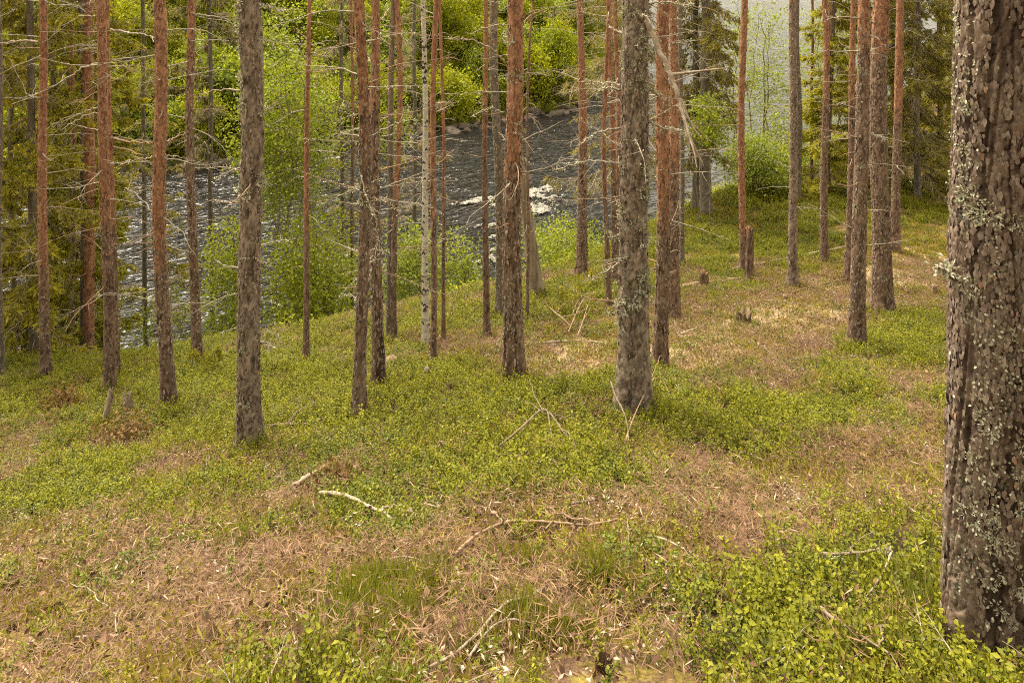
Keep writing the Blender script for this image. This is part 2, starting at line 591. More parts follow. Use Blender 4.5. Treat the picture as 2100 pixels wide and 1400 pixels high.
def build_river():
    xs = np.concatenate([np.linspace(-60, -22, 12), np.linspace(-21, 26, 170), np.linspace(27, 220, 60)])
    ys = np.concatenate([np.linspace(10, 48, 160), np.linspace(48.5, 260, 120)])
    X, Y = np.meshgrid(xs, ys)
    a = math.radians(24)
    U, Wv = X * math.cos(a) + Y * math.sin(a), -X * math.sin(a) + Y * math.cos(a)
    Z = 0.10 * (fbm(U * 0.45, Wv * 0.9, 31, 3) - 0.5) + 0.22 * np.exp(-((X - 1.6) ** 2 + (Y - 27) ** 2) / 6) * (fbm(U * 1.6, Wv * 2.2, 33, 2) - 0.35)
    n, m = len(xs), len(ys)
    i, j = np.meshgrid(np.arange(m - 1), np.arange(n - 1), indexing='ij')
    F4 = np.stack([i * n + j, i * n + j + 1, (i + 1) * n + j + 1, (i + 1) * n + j], -1).reshape(-1, 4)
    o = link('river', mesh_np('river', np.stack([X, Y, Z], -1).reshape(-1, 3), [F4], M_WATER))
    tag(o, kind='structure')


build_river()


def water_pt(u, v):
    d = ray(u, v)
    return np.array([0, 0, ZC]) + d * (-ZC / d[2])


def build_foam():
    geo = Geo()
    spots = [(1098, 396, .75, .28), (1122, 388, .4, .2), (1080, 428, .7, .36), (1100, 436, .5, .3), (1132, 408, .3, .15), (1050, 415, .4, .12), (965, 418, .6, .13), (990, 411, .4, .1),
             (1005, 466, .4, .14), (1011, 536, .42, .26), (1018, 515, .3, .12), (1012, 490, .25, .1), (860, 285, .3, .12), (690, 328, .35, .12), (1025, 424, .4, .1), (1072, 408, .6, .3)]
    for q, (u, v, rx, ry) in enumerate(spots):
        c = water_pt(u, v)
        n, m = int(rx * 2.8 / .025), int(ry * 2.8 / .025)
        x, y = np.meshgrid(np.linspace(-1.4, 1.4, n), np.linspace(-1.4, 1.4, m))
        X, Y = c[0] + x * rx + .35 * y * ry, c[1] + y * ry + .25 * x * rx
        d = np.exp(-(x * x + y * y) * 1.3) * .95 + (fbm(X * 8, Y * 22, 81 + q, 5) - .5) * 3.4
        Z = .05 + .10 * np.clip(d - .5, 0, .6) + .03 * fbm(X * 14, Y * 14, 5, 2)
        i, j = np.meshgrid(np.arange(m - 1), np.arange(n - 1), indexing='ij')
        f = np.stack([i * n + j, i * n + j + 1, (i + 1) * n + j + 1, (i + 1) * n + j], -1).reshape(-1, 4)
        keep = d.ravel()[f].mean(1) > .52
        if keep.any():
            geo.add(np.stack([X, Y, Z], -1).reshape(-1, 3), f[keep])
    tag(link('foam', geo.mesh('foam', M_FOAM)), 'white foam breaking over hidden stones in the dark river', 'foam', kind='stuff')


build_foam()

# ------------------------------------------------------------------ scattered ground cover (nobody could count it)


def scatter(name, label, cat, sources, P, yaw, tilt, scale, rng):
    me = bpy.data.meshes.new(name)
    n = len(P)
    me.vertices.add(n)
    me.vertices.foreach_set('co', np.asarray(P, np.float32).ravel())
    a = me.attributes.new('rot', 'FLOAT_VECTOR', 'POINT')
    R = np.stack([tilt * rng.uniform(-1, 1, n), tilt * rng.uniform(-1, 1, n), yaw], -1)
    a.data.foreach_set('vector', R.astype(np.float32).ravel())
    a = me.attributes.new('siz', 'FLOAT', 'POINT')
    a.data.foreach_set('value', np.asarray(scale, np.float32))
    a = me.attributes.new('pick', 'INT', 'POINT')
    a.data.foreach_set('value', rng.integers(0, len(sources), n).astype(np.int32))
    o = link(name, me)
    ng = bpy.data.node_groups.new(name + ' scatter', 'GeometryNodeTree')
    ng.interface.new_socket('Geometry', in_out='INPUT', socket_type='NodeSocketGeometry')
    ng.interface.new_socket('Geometry', in_out='OUTPUT', socket_type='NodeSocketGeometry')
    gi, go = ng.nodes.new('NodeGroupInput'), ng.nodes.new('NodeGroupOutput')
    join = ng.nodes.new('GeometryNodeJoinGeometry')

    def named(t, nm):
        q = ng.nodes.new('GeometryNodeInputNamedAttribute')
        q.data_type = t
        q.inputs['Name'].default_value = nm
        return next(s for s in q.outputs if s.enabled and s.name == 'Attribute')
    rot, siz, pick = named('FLOAT_VECTOR', 'rot'), named('FLOAT', 'siz'), named('INT', 'pick')
    for k, src in enumerate(sources):
        oi = ng.nodes.new('GeometryNodeObjectInfo')
        oi.inputs['Object'].default_value = src
        ip = ng.nodes.new('GeometryNodeInstanceOnPoints')
        cmp = ng.nodes.new('FunctionNodeCompare')
        cmp.data_type = 'INT'
        cmp.operation = 'EQUAL'
        ia = [s for s in cmp.inputs if s.enabled]
        ng.links.new(pick, ia[0])
        ia[1].default_value = k
        ng.links.new(gi.outputs[0], ip.inputs['Points'])
        ng.links.new(cmp.outputs[0], ip.inputs['Selection'])
        ng.links.new(oi.outputs['Geometry'], ip.inputs['Instance'])
        ng.links.new(rot, ip.inputs['Rotation'])
        ng.links.new(siz, ip.inputs['Scale'])
        ng.links.new(ip.outputs[0], join.inputs[0])
    ng.links.new(join.outputs[0], go.inputs[0])
    md = o.modifiers.new('scatter', 'NODES')
    md.node_group = ng
    tag(o, label, cat, kind='stuff')
    return o


def source(name, geo, mat, smooth=False):
    return bpy.data.objects.new(name, geo.mesh(name, mat, smooth=smooth))


def sprig_clump(rng, n, R, h, nl, ll, droop=0.5):
    geo = Geo()
    for s in range(n):
        a, r = rng.uniform(0, 6.28), R * math.sqrt(rng.uniform())
        base = np.array([r * math.cos(a), r * math.sin(a), -0.02])
        hh = h * rng.uniform(.55, 1.1)
        lean = rng.normal(0, .28, 2)
        t = np.linspace(.12, 1, nl)
        pos = base + np.stack([lean[0] * hh * t ** 1.5, lean[1] * hh * t ** 1.5, hh * t], -1)
        az = np.arange(nl) * 2.4 + rng.uniform(0, 6.28)
        el = rng.uniform(-.05, .9, nl)
        d = np.stack([np.cos(az) * np.cos(el), np.sin(az) * np.cos(el), np.sin(el)], -1)
        nrm = np.array([0, 0, 1.0]) + rng.normal(0, .35, (nl, 3))
        L = ll * rng.uniform(.65, 1.15, nl)
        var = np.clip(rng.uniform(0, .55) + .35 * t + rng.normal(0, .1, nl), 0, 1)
        blades(geo, pos, d, nrm, L, L * rng.uniform(.48, .62), var, .18, .55)
        V, Fq = tube(np.stack([base, base + [lean[0] * hh * .35, lean[1] * hh * .35, hh * .5], pos[-1]]), [.0016, .0013, .0008], 3)
        geo.add(V, Fq, .1)
    return geo


rng = np.random.default_rng(12)
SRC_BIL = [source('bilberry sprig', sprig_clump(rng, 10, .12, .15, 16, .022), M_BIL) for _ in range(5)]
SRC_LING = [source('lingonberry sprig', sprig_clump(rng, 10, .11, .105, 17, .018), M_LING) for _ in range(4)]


def tuft(rng, n, R, h, w, spread=.4):
    geo = Geo()
    a, r = rng.uniform(0, 6.28, n), R * np.sqrt(rng.uniform(size=n))
    pos = np.stack([r * np.cos(a), r * np.sin(a), np.full(n, -.01)], -1)
    d = np.stack([rng.normal(0, spread, n), rng.normal(0, spread, n), np.ones(n)], -1)
    blades(geo, pos, d, rdir(rng, n, -.2, .2), h * rng.uniform(.5, 1.1, n), w, rng.uniform(0, 1, n), .1, .45)
    return geo


def litter(rng, n, R, L, w, mat_var=(0, 1), lift=.012, tilt=.25):
    geo = Geo()
    a, r = rng.uniform(0, 6.28, n), R * np.sqrt(rng.uniform(size=n))
    pos = np.stack([r * np.cos(a), r * np.sin(a), rng.uniform(0, lift, n)], -1)
    d = rdir(rng, n, -tilt * .6, tilt)
    nrm = np.array([0, 0, 1.0]) + rng.normal(0, .5, (n, 3))
    blades(geo, pos, d, nrm, L * rng.uniform(.5, 1.2, n), w * rng.uniform(.6, 1.3, n), rng.uniform(*mat_var, n), .15, .5)
    return geo


SRC_MOSS = [source('moss tuft', tuft(rng, 90, .10, .035, .007, .6), M_MOSS) for _ in range(3)]
SRC_HAIR = [source('haircap tuft', tuft(rng, 110, .09, .13, .006, .3), M_HAIR) for _ in range(3)]
SRC_NEED = [source('needle litter', litter(rng, 130, .16, .055, .0032, lift=.03, tilt=.35), M_NEEDLE) for _ in range(4)]
SRC_CHIP = [source('bark chips', litter(rng, 26, .15, .022, .012, lift=.025, tilt=.6), M_CHIP) for _ in range(3)]
SRC_PALE = [source('pale leaf litter', litter(rng, 15, .12, .021, .008, lift=.05, tilt=.7), M_PALE) for _ in range(4)]
SRC_BRWN = [source('brown leaf litter', litter(rng, 3, .10, .036, .020, lift=.03, tilt=.6), M_BROWNLEAF) for _ in range(4)]
SRC_BANK = [source('bank leaves', sprig_clump(rng, 9, .30, .42, 12, .085), M_FARLEAF) for _ in range(4)]
SRC_GRASS = [source('shore grass', tuft(rng, 60, .14, .6, .014, .28), M_GRASS) for _ in range(3)]


def field(density, x0, x1, y0, y1, rng, margin=160):
    n = int(density * (x1 - x0) * (y1 - y0))
    X, Y = rng.uniform(x0, x1, n), rng.uniform(y0, y1, n)
    Z = land(X, Y)
    u, v = project(np.stack([X, Y, Z], -1))
    k = (u > -margin) & (u < 2100 + margin) & (v < 1400 + margin) & (v > -120)
    return X[k], Y[k], Z[k]


def build_cover():
    rng = np.random.default_rng(3)
    up = 0.0
    # bilberry
    X, Y, Z = field(115, -9, 14, 1.6, 19, rng)
    g = greenness(X, Y)
    near = Y < crest(X) + .6
    k = near & (rng.uniform(0, 1, len(X)) < sstep(.22, .72, g) * 0.86 + .15)
    P = np.stack([X, Y, Z], -1)[k]
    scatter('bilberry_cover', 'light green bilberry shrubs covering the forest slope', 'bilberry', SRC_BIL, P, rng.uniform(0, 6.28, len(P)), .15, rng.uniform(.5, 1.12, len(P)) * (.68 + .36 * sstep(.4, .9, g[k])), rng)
    # lingonberry
    X, Y, Z = field(80, -9, 14, 1.6, 16, rng)
    g = greenness(X, Y)
    ln = fbm(X * 1.1 + 40, Y * 1.1, 17, 2)
    k = (Y < crest(X)) & (rng.uniform(0, 1, len(X)) < sstep(.25, .75, g) * sstep(.40, .60, ln) + .09)
    P = np.stack([X, Y, Z], -1)[k]
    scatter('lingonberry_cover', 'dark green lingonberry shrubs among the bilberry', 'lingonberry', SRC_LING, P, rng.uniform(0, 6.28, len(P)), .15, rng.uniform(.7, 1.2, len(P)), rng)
    # needles
    X, Y, Z = field(85, -7, 12, 1.6, 13, rng)
    g = greenness(X, Y)
    k = (Y < crest(X)) & (rng.uniform(0, 1, len(X)) < (1 - sstep(.35, .75, g) * .85) * (.35 + .9 * sstep(.35, .6, fbm(X * 2.6, Y * 2.6, 29, 2))) * (1 - .75 * trail_at(X, Y)))
    P = np.stack([X, Y, Z + .006], -1)[k]
    scatter('needle_litter', 'fallen brown pine needles on the bare patches of the slope', 'pine needles', SRC_NEED, P, rng.uniform(0, 6.28, len(P)), .22, rng.uniform(.8, 1.3, len(P)), rng)
    k = (Y < crest(X)) & (rng.uniform(0, 1, len(X)) < .55 * (1 - .8 * sstep(.5, .85, g)))
    P = np.stack([X, Y, Z + .008], -1)[k]
    scatter('bark_litter', 'dark chips of bark and cone scales mixed into the needles', 'bark chips', SRC_CHIP, P, rng.uniform(0, 6.28, len(P)), .25, rng.uniform(.7, 1.4, len(P)), rng)
    # moss
    X, Y, Z = field(70, -8, 14, 1.6, 19, rng)
    g = greenness(X, Y)
    mn = fbm(X * 1.4 + 70, Y * 1.4, 19, 3)
    trail = trail_at(X, Y)
    k = (Y < crest(X) + .3) & (rng.uniform(0, 1, len(X)) < sstep(.36, .56, mn + .25 * trail) * (1 - .5 * sstep(.5, .9, g)))
    P = np.stack([X, Y, Z], -1)[k]
    ring = []                                               # moss collars round the trunk feet
    for root, axis, B, H in PINES.values():
        r = axis(.05)[1]
        for _ in range(9):
            a = rng.uniform(0, 6.28)
            ring.append(foot(B[0] + math.cos(a) * (r + .03), B[1] + math.sin(a) * (r + .03), .01))
    P = np.concatenate([P, np.array(ring)])
    scatter('moss_cover', 'yellow green moss in tufts between the needles', 'moss', SRC_MOSS, P, rng.uniform(0, 6.28, len(P)), .3, rng.uniform(.8, 1.7, len(P)), rng)
    # haircap tufts
    pts = []
    for (u, v, r, n) in [(775, 1225, .10, 11), (800, 1290, .08, 7), (735, 1290, .08, 6), (1060, 1175, .07, 5), (1255, 1200, .06, 5), (1020, 1300, .14, 7), (940, 1210, .12, 4), (1100, 1330, .13, 5),
                         (390, 1070, .2, 10), (1900, 1310, .15, 14), (1990, 1330, .12, 8), (1880, 1240, .12, 10), (560, 1100, .2, 8), (640, 1360, .2, 8)]:
        c = hit(u, v)
        for _ in range(n):
            pts.append(foot(c[0] + rng.normal(0, r), c[1] + rng.normal(0, r * .8)))
    P = np.array(pts)
    scatter('haircap_tufts', 'dark green upright moss tufts in the foreground', 'moss', SRC_HAIR, P, rng.uniform(0, 6.28, len(P)), .2, rng.uniform(.6, 1.15, len(P)), rng)
    # pale and brown dead leaves
    X, Y, Z = field(34, -7, 12, 1.6, 12, rng)
    g = greenness(X, Y)
    pn = fbm(X * 1.9 + 20, Y * 1.9, 23, 3)
    k = (Y < crest(X)) & (rng.uniform(0, 1, len(X)) < sstep(.45, .65, pn) * (1 - .8 * sstep(.55, .85, g)) + .06 + .6 * trail_at(X, Y))
    P = np.stack([X, Y, Z + .01], -1)[k]
    scatter('pale_leaf_litter', 'bleached dead leaf flakes scattered over the litter', 'dead leaves', SRC_PALE, P, rng.uniform(0, 6.28, len(P)), .3, rng.uniform(.7, 1.2, len(P)), rng)
    X, Y, Z = field(13, -7, 12, 1.6, 10, rng)
    g = greenness(X, Y)
    k = (g < .65)
    P = np.stack([X, Y, Z + .015], -1)[k]
    scatter('brown_leaf_litter', 'curled brown dead leaves lying on the needles', 'dead leaves', SRC_BRWN, P, rng.uniform(0, 6.28, len(P)), .4, rng.uniform(.6, 1.2, len(P)), rng)
    # leafy undergrowth on the near bank below the edge, and on the far bank
    X, Y, Z = field(14, -14, 30, 10, 34, rng)
    t = Y - crest(X)
    k = (t > .5) & (Z > .08) & (rng.uniform(0, 1, len(X)) < sstep(.3, 2.2, t) * (.45 + .7 * fbm(X * .7, Y * .7, 3)))
    P = np.stack([X, Y, Z - .03], -1)[k]
    scatter('bank_undergrowth', 'bright green leafy undergrowth on the near river bank', 'undergrowth', SRC_BANK, P, rng.uniform(0, 6.28, len(P)), .2, rng.uniform(.45, .95, len(P)), rng)
    X, Y, Z = field(13, -34, 26, 22, 78, rng)
    t = Y - far_shore(X)
    k = (t > .5) & (rng.uniform(0, 1, len(X)) < sstep(.3, 1.0, t) * (.5 + .6 * fbm(X * .5, Y * .5, 41)))
    P = np.stack([X, Y, Z - .05], -1)[k]
    scatter('far_bank_undergrowth', 'bright yellow green undergrowth covering the far river bank', 'undergrowth', SRC_BANK, P, rng.uniform(0, 6.28, len(P)), .25, rng.uniform(.7, 1.6, len(P)), rng)
    X, Y, Z = field(9, -12, 16, 12, 26, rng)
    k = (Z > .02) & (Z < 1.6) & (rng.uniform(0, 1, len(X)) < sstep(.45, .6, fbm(X * .8, Y * .8, 51)))
    P = np.stack([X, Y, Z - .03], -1)[k]
    scatter('shore_grass', 'tall green grass along the near waterline', 'grass', SRC_GRASS, P, rng.uniform(0, 6.28, len(P)), .15, rng.uniform(.6, 1.2, len(P)), rng)


# ------------------------------------------------------------------ trunks, dead branches, lichen


def worley(u, v, nu, seed):
    """nearest and second nearest cell; u wraps after nu cells"""
    iu, iv = np.floor(u), np.floor(v)
    f1 = np.full(u.shape, 9.0)
    f2 = np.full(u.shape, 9.0)
    rid = np.zeros(u.shape)
    du = np.zeros(u.shape)
    dv = np.zeros(u.shape)
    for a in (-1, 0, 1):
        for b in (-1, 0, 1):
            cu, cv = iu + a, iv + b
            wu = np.mod(cu, nu)
            px, py = cu + .15 + .7 * hsh(wu, cv, seed), cv + .15 + .7 * hsh(wu, cv, seed + 1)
            d = np.hypot(u - px, v - py)
            c = d < f1
            f2 = np.where(c, f1, np.minimum(f2, d))
            rid = np.where(c, hsh(wu, cv, seed + 2), rid)
            du, dv = np.where(c, u - px, du), np.where(c, v - py, dv)
            f1 = np.where(c, d, f1)
    return f1, f2, rid, du, dv


def fissure(TH, ZZ, circ, seed):
    fr = circ * 2.9
    return np.abs(fbm(np.cos(TH) * fr + 31, np.sin(TH) * fr + 13 + ZZ * 1.3, seed + 8, 3) - .5)


def scale_plates(geo, pos, side, up, out, size, var, rng):
    """thin irregular six-sided bark scales lying on the trunk, edges slightly curled"""
    n = len(pos)
    a = (np.arange(6) / 6 * 2 * np.pi)[None] + rng.uniform(0, 6.28, (n, 1)) + rng.normal(0, .22, (n, 6))
    r = size[:, None] * rng.uniform(.55, 1.15, (n, 6))
    x, y = (r * np.cos(a) * .72)[:, :, None], (r * np.sin(a) * 1.35)[:, :, None]
    lift = (rng.normal(.0005, .0022, (n, 6)) * (size[:, None] / .015))[:, :, None]
    rim = pos[:, None] + side[:, None] * x + up[:, None] * y + out[:, None] * lift
    V = np.concatenate([(pos + out * (size * .16)[:, None])[:, None], rim], 1).reshape(-1, 3)
    b = np.arange(n)[:, None] * 7
    F3 = np.concatenate([b + np.array([0, 1 + k, 1 + (k + 1) % 6]) for k in range(6)], 0)
    geo.add(V, F3, np.repeat(var, 7))


def trunk_mesh(name, base, top, r0, r1, mat, sides, step, orange=(9, 9), lich=0.0, depth=1.0, seed=0, flare=0.25, wob=0.02, zmax=None, black_foot=0.0):
    """bark-plated trunk from base through top; vertices relative to base"""
    base, top = np.asarray(base, float), np.asarray(top, float)
    H = top[2] - base[2]
    hmax = H + 1.2 if zmax is None else zmax - base[2]
    zs = np.arange(-0.25, hmax, step)
    tt = zs / H
    ax = np.stack([(top[0] - base[0]) * tt + wob * np.sin(zs * 1.3 + seed) * np.clip(tt, 0, 1), (top[1] - base[1]) * tt + wob * np.cos(zs * 1.1 + seed * 2), zs], -1)
    R = r0 + (r1 - r0) * np.clip(tt, 0, 1.6)
    R = np.maximum(R, r1 * .6)
    R = R * (1 + flare * np.exp(-np.clip(zs, 0, None) / (r0 * 2.2 + .05)))
    th = np.linspace(0, 2 * np.pi, sides, endpoint=False)
    TH, ZZ = np.meshgrid(th, zs)
    RR = np.repeat(R[:, None], sides, 1)
    circ = 2 * np.pi * r0
    nu1 = max(5, round(circ / .038))
    cu = TH / (2 * np.pi) * nu1
    cv = ZZ / .10
    wu = np.cos(TH) * 2.3 + 11, np.sin(TH) * 2.3 + 17
    w = .9 * (fbm(wu[0] + cv * .35, wu[1] + cv * .9, seed + 5, 3) - .5)
    w2 = .9 * (fbm(wu[0] * 2 - cv * .6, wu[1] * 2 + cv * .7, seed + 6, 3) - .5)
    f1, f2, rid, _, _ = worley(cu + w, cv + w2, nu1, seed)
    fis = fissure(TH, ZZ, circ, seed)
    crack = sstep(0.0, .10, f2 - f1) * .45 + .55 * sstep(.0, .055, fis)
    nu2 = max(8, round(circ / .024))
    g1, g2, rid2, du, dv = worley(TH / (2 * np.pi) * nu2 + 1.3 * w, ZZ / .034 + 1.3 * w2, nu2, seed + 9)
    tilt = (rid2 - .5) * 2 * dv + (np.mod(rid2 * 7.3, 1) - .5) * 2 * du
    h = depth * (.018 * (crack - 1) * (.35 + .65 * sstep(4.0, 2.0, ZZ)) + .005 * (rid - .5) + .0035 * tilt + .004 * (rid2 - .5) * sstep(0, .12, g2 - g1))
    h = h * np.clip(RR / .09, .25, 1.3)
    lobes = .12 * RR * np.sin(TH * 3 + seed) * np.exp(-np.clip(ZZ, 0, None) / .4)
    RR = RR + h + lobes
    V = np.stack([ax[:, 0:1] + RR * np.cos(TH), ax[:, 1:2] + RR * np.sin(TH), np.repeat(zs[:, None], sides, 1)], -1).reshape(-1, 3)
    n, m = sides, len(zs)
    i, j = np.meshgrid(np.arange(m - 1), np.arange(n), indexing='ij')
    F4 = np.stack([i * n + j, i * n + (j + 1) % n, (i + 1) * n + (j + 1) % n, (i + 1) * n + j], -1).reshape(-1, 4)
    org = sstep(orange[0], orange[1], ZZ).ravel()
    lc = (lich * (0.75 + .5 * fbm(cu * .5, cv * .5, seed + 3, 2))).ravel()
    me = mesh_np(name, V, [F4], mat, {'plate': (.4 * rid + .6 * rid2).ravel(), 'orange': org, 'lich': lc, 'black_foot': black_foot * sstep(.55, .15, ZZ + .25 * np.sin(TH * 2)).ravel()}, smooth=step > .05)
    return me, ax, R, zs


def branch_geo(rng, L, r, droop, rise=0.1, twigs=4, curl=.12, zig=.03, n=9, sides=5):
    """a dead branch growing along +X from the origin"""
    geo = Geo()

    def path(p0, d0, L, droop, n):
        P = [p0]
        d = np.array(d0, float)
        for k in range(n - 1):
            d = d + rng.normal(0, curl, 3) * [.5, 1, 1] + np.array([0, 0, -droop / n])
            d = d / np.linalg.norm(d)
            P.append(P[-1] + d * L / (n - 1))
        return np.array(P)
    P = path(np.zeros(3), [1, 0, rise], L, droop, n)
    rad = r * np.linspace(1, .22, n)
    rad[0] *= 1.5
    V, Fq = tube(P, rad, sides)
    geo.add(V, Fq, rng.uniform())
    for t in range(twigs):
        k = int(rng.integers(max(1, n // 4), n - 1))
        d = unit(P[k + 1] - P[k] if k + 1 < n else P[k] - P[k - 1])
        s = np.array([d[0] * .6, rng.choice([-1, 1]) * rng.uniform(.4, 1), rng.uniform(-.7, .5)])
        Lt = L * rng.uniform(.12, .42)
        Q = path(P[k] - d * .004, unit(s), Lt, droop * .6, 6)
        V, Fq = tube(Q, rad[k] * .55 * np.linspace(1, .3, 6), 4)
        geo.add(V, Fq, rng.uniform())
        if rng.uniform() < .6:
            d2 = unit(Q[3] - Q[2])
            Q2 = path(Q[2], unit(d2 + rng.normal(0, .7, 3)), Lt * .5, droop * .5, 4)
            V, Fq = tube(Q2, rad[k] * .35 * np.linspace(1, .35, 4), 3)
            geo.add(V, Fq, rng.uniform())
    return geo, P


def add_lichen_on(geo, rng, P, n, size, spread=.01):
    k = rng.integers(0, len(P) - 1, n)
    f = rng.uniform(0, 1, (n, 1))
    pos = P[k] * (1 - f) + P[k + 1] * f + rng.normal(0, spread, (n, 3))
    blades(geo, pos, rdir(rng, n), rdir(rng, n), size * rng.uniform(.5, 1.3, n), size * .45, rng.uniform(0, 1, n), .3)


def lichen_tuft(rng, n, size, R):
    """a cushion of curled lobes in the YZ plane, facing +X"""
    geo = Geo()
    for q in range(n):
        a, r = rng.uniform(0, 6.28), R * math.sqrt(rng.uniform())
        p0 = np.array([-.006, r * math.cos(a), r * math.sin(a) * .8])
        d = unit(np.array([rng.uniform(.3, 1), math.cos(a) * .8 + rng.normal(0, .4), math.sin(a) * .8 - .25 + rng.normal(0, .4)]))
        L = size * rng.uniform(.6, 1.2)
        nrm = rdir(rng, 1)
        blades(geo, [p0], [d], nrm, L, L * .4, rng.uniform(0, .8), .3)
        e = p0 + d * L * .7
        for s in (-1, 1):
            dd = unit(d + rng.normal(0, .5, 3))
            blades(geo, [e], [dd], rdir(rng, 1), L * .6, L * .28, rng.uniform(.3, 1), .3)
    return geo


M_FLAKE = leaf_mat('grey brown bark scale', (0.075, 0.050, 0.039), (0.52, 0.40, 0.31), 0.03, 0.85, 0.15)
M_FLAKE_O = leaf_mat('orange bark scale', (0.12, 0.050, 0.024), (0.54, 0.32, 0.20), 0.05, 0.8, 0.2)
_lr = np.random.default_rng(99)
LICHEN = [lichen_tuft(_lr, 34, .035, .05).mesh('lichen', M_LICHEN, smooth=False) for _ in range(4)]
PINES = {}


def pine(key, ub, vb, ut, w0, w1, label, mat=None, orange=(2.0, 5.0), lich=0.0, nbr=8, Lbr=.8, seed=0, depth=None, group=None, kind='pine_tree', cat='pine', tufts=0,
         brz=(0.25, 1.0), bmat=None, flare=.5, lean_y=0.0, stub=.45, drp=.5, zmax=None):
    rng = np.random.default_rng(1000 + seed)
    B = hit(ub, vb) if depth is None else foot(at_y(ub, vb, depth)[0], depth)
    T = at_y(ut, 0, B[1])
    T[1] += lean_y
    r0, r1 = w0 / 2 / F * B[1], w1 / 2 / F * B[1]
    px = w0
    sides, step = (200, .0065) if px > 120 else (60, .018) if px > 34 else (34, .027) if px > 22 else (20, .04) if px > 12 else (12, .06)
    root = link(kind, None, loc=B)
    tag(root, label, cat, group)
    me, ax, R, zs = trunk_mesh('trunk', B, T, r0, r1, mat or M_BARK, sides, step, orange, lich, seed=seed * 3.7, flare=flare, zmax=zmax, wob=.012 + .045 * float(hsh(seed, 3.3)) * (px < 50), black_foot=.7 if key == 'j' else 0.0, depth=1.0)
    link('trunk', me, root)
    H = T[2] - B[2]

    def axis(z):
        return np.array([np.interp(z, zs, ax[:, 0]), np.interp(z, zs, ax[:, 1]), z]), float(np.interp(z, zs, R))
    # loose bark scales on the outer skin
    top_z = min(zs[-1], H + .3)
    nf = int(min(9500, math.pi * .5 * (r0 + r1) * top_z * (6500 if px > 120 else 1700 if px > 22 else 900)))
    fz = rng.uniform(.02, top_z, nf)
    fa = rng.uniform(-math.pi - .25, .25, nf)
    fR = np.interp(fz, zs, R)
    od = np.stack([np.cos(fa), np.sin(fa), np.zeros(nf)], -1)
    td = np.stack([-np.sin(fa), np.cos(fa), np.zeros(nf)], -1)
    fp = np.stack([np.interp(fz, zs, ax[:, 0]), np.interp(fz, zs, ax[:, 1]), fz], -1) + od * (fR * 1.0 + .0015)[:, None]
    ph = rng.normal(0, .9, nf)
    fd = np.array([0, 0, 1.0]) * (np.cos(ph) * rng.choice([-1, -1, 1], nf))[:, None] + td * np.sin(ph)[:, None] + od * rng.uniform(-.05, .42, nf)[:, None]
    fl = np.clip((.0098 if px > 120 else .015) * rng.uniform(.5, 1.4, nf), 0, (fR * .4).clip(.005))
    open_ = fissure(fa % (2 * math.pi), fz, 2 * math.pi * r0, seed * 3.7) > (.045 if px > 22 else 0)
    fv = np.clip(rng.uniform(.05, .42, nf) + (rng.uniform(size=nf) < .10) * .35, 0, .95) if px > 120 else np.clip(rng.uniform(0, .62, nf) + (rng.uniform(size=nf) < .12) * .4, 0, .95)
    hi = sstep(orange[0], orange[1], fz) + rng.normal(0, .22, nf) > .5
    for sel, fm in ((~hi & open_, M_FLAKE), (hi & open_, M_FLAKE_O)):
        if sel.sum() > 3:
            fg = Geo()
            tl_ = rng.normal(0, .10, (int(sel.sum()), 2))
            us = np.array([0, 0, 1.0]) + od[sel] * tl_[:, :1]
            ss = td[sel] + od[sel] * tl_[:, 1:]
            scale_plates(fg, fp[sel], ss, us, od[sel], fl[sel], fv[sel], rng)
            tag(link('bark_scales', fg.mesh('bark_scales', fm, smooth=False), root), kind='stuff')
    if lich > .04:                                          # small flat lichen flecks in drifts
        nl_ = int(nf * min(1.0, lich * 3.6))
        pick_ = rng.integers(0, nf, nl_)
        keep = fbm(fa[pick_] * 2.2 + 9, fz[pick_] * 2.2 + seed, seed + 2, 3) + rng.normal(0, .05, nl_) > (.555 if px > 120 else .55)
        pick_ = pick_[keep]
        if len(pick_) > 3:
            fg = Geo()
            m_ = len(pick_)
            blades(fg, fp[pick_] + od[pick_] * .003 + rng.normal(0, .006, (m_, 3)), td[pick_] * rng.normal(0, 1, m_)[:, None] + np.array([0, 0, 1.0]) * rng.normal(0, 1, m_)[:, None] + od[pick_] * .35, od[pick_] + rng.normal(0, .4, (m_, 3)), .012 * rng.uniform(.4, 1.3, m_), .008, rng.uniform(0, .8, m_), .2)
            tag(link('lichen', fg.mesh('lichen', M_LICHEN, smooth=False), root), kind='stuff')
    for b in range(int(nbr * 1.35)):
        z = H * rng.uniform(brz[0], brz[1] + .05)
        c, rr = axis(z)
        az = rng.choice([0, math.pi]) + rng.normal(0, .75)
        short = rng.uniform() < stub
        L = rng.uniform(.05, .22) if short else Lbr * rng.uniform(.5, 1.25)
        rb = min(rr * .32, (.005 if short else .0052) * rng.uniform(.8, 1.4))
        geo, P = branch_geo(rng, L, rb, rng.uniform(.1, drp), rng.uniform(-.15, .35), 0 if short else int(rng.integers(2, 6)))
        if lich > .12 and rng.uniform() < .75:
            lg = Geo()
            add_lichen_on(lg, rng, P, int(40 * min(1, L + .25)), .022)
            lm = lg.mesh('lichen', M_LICHEN, smooth=False)
        else:
            lm = None
        o = link('branch', geo.mesh('branch', bmat or (M_DEAD if rng.uniform() < .72 else M_DEAD_BROWN)), root)
        o.location = (c + np.array([math.cos(az), math.sin(az), 0]) * (rr - .012)).tolist()
        o.rotation_euler = (0, 0, az)
        if lm is not None:
            tag(link('lichen', lm, o), kind='stuff')
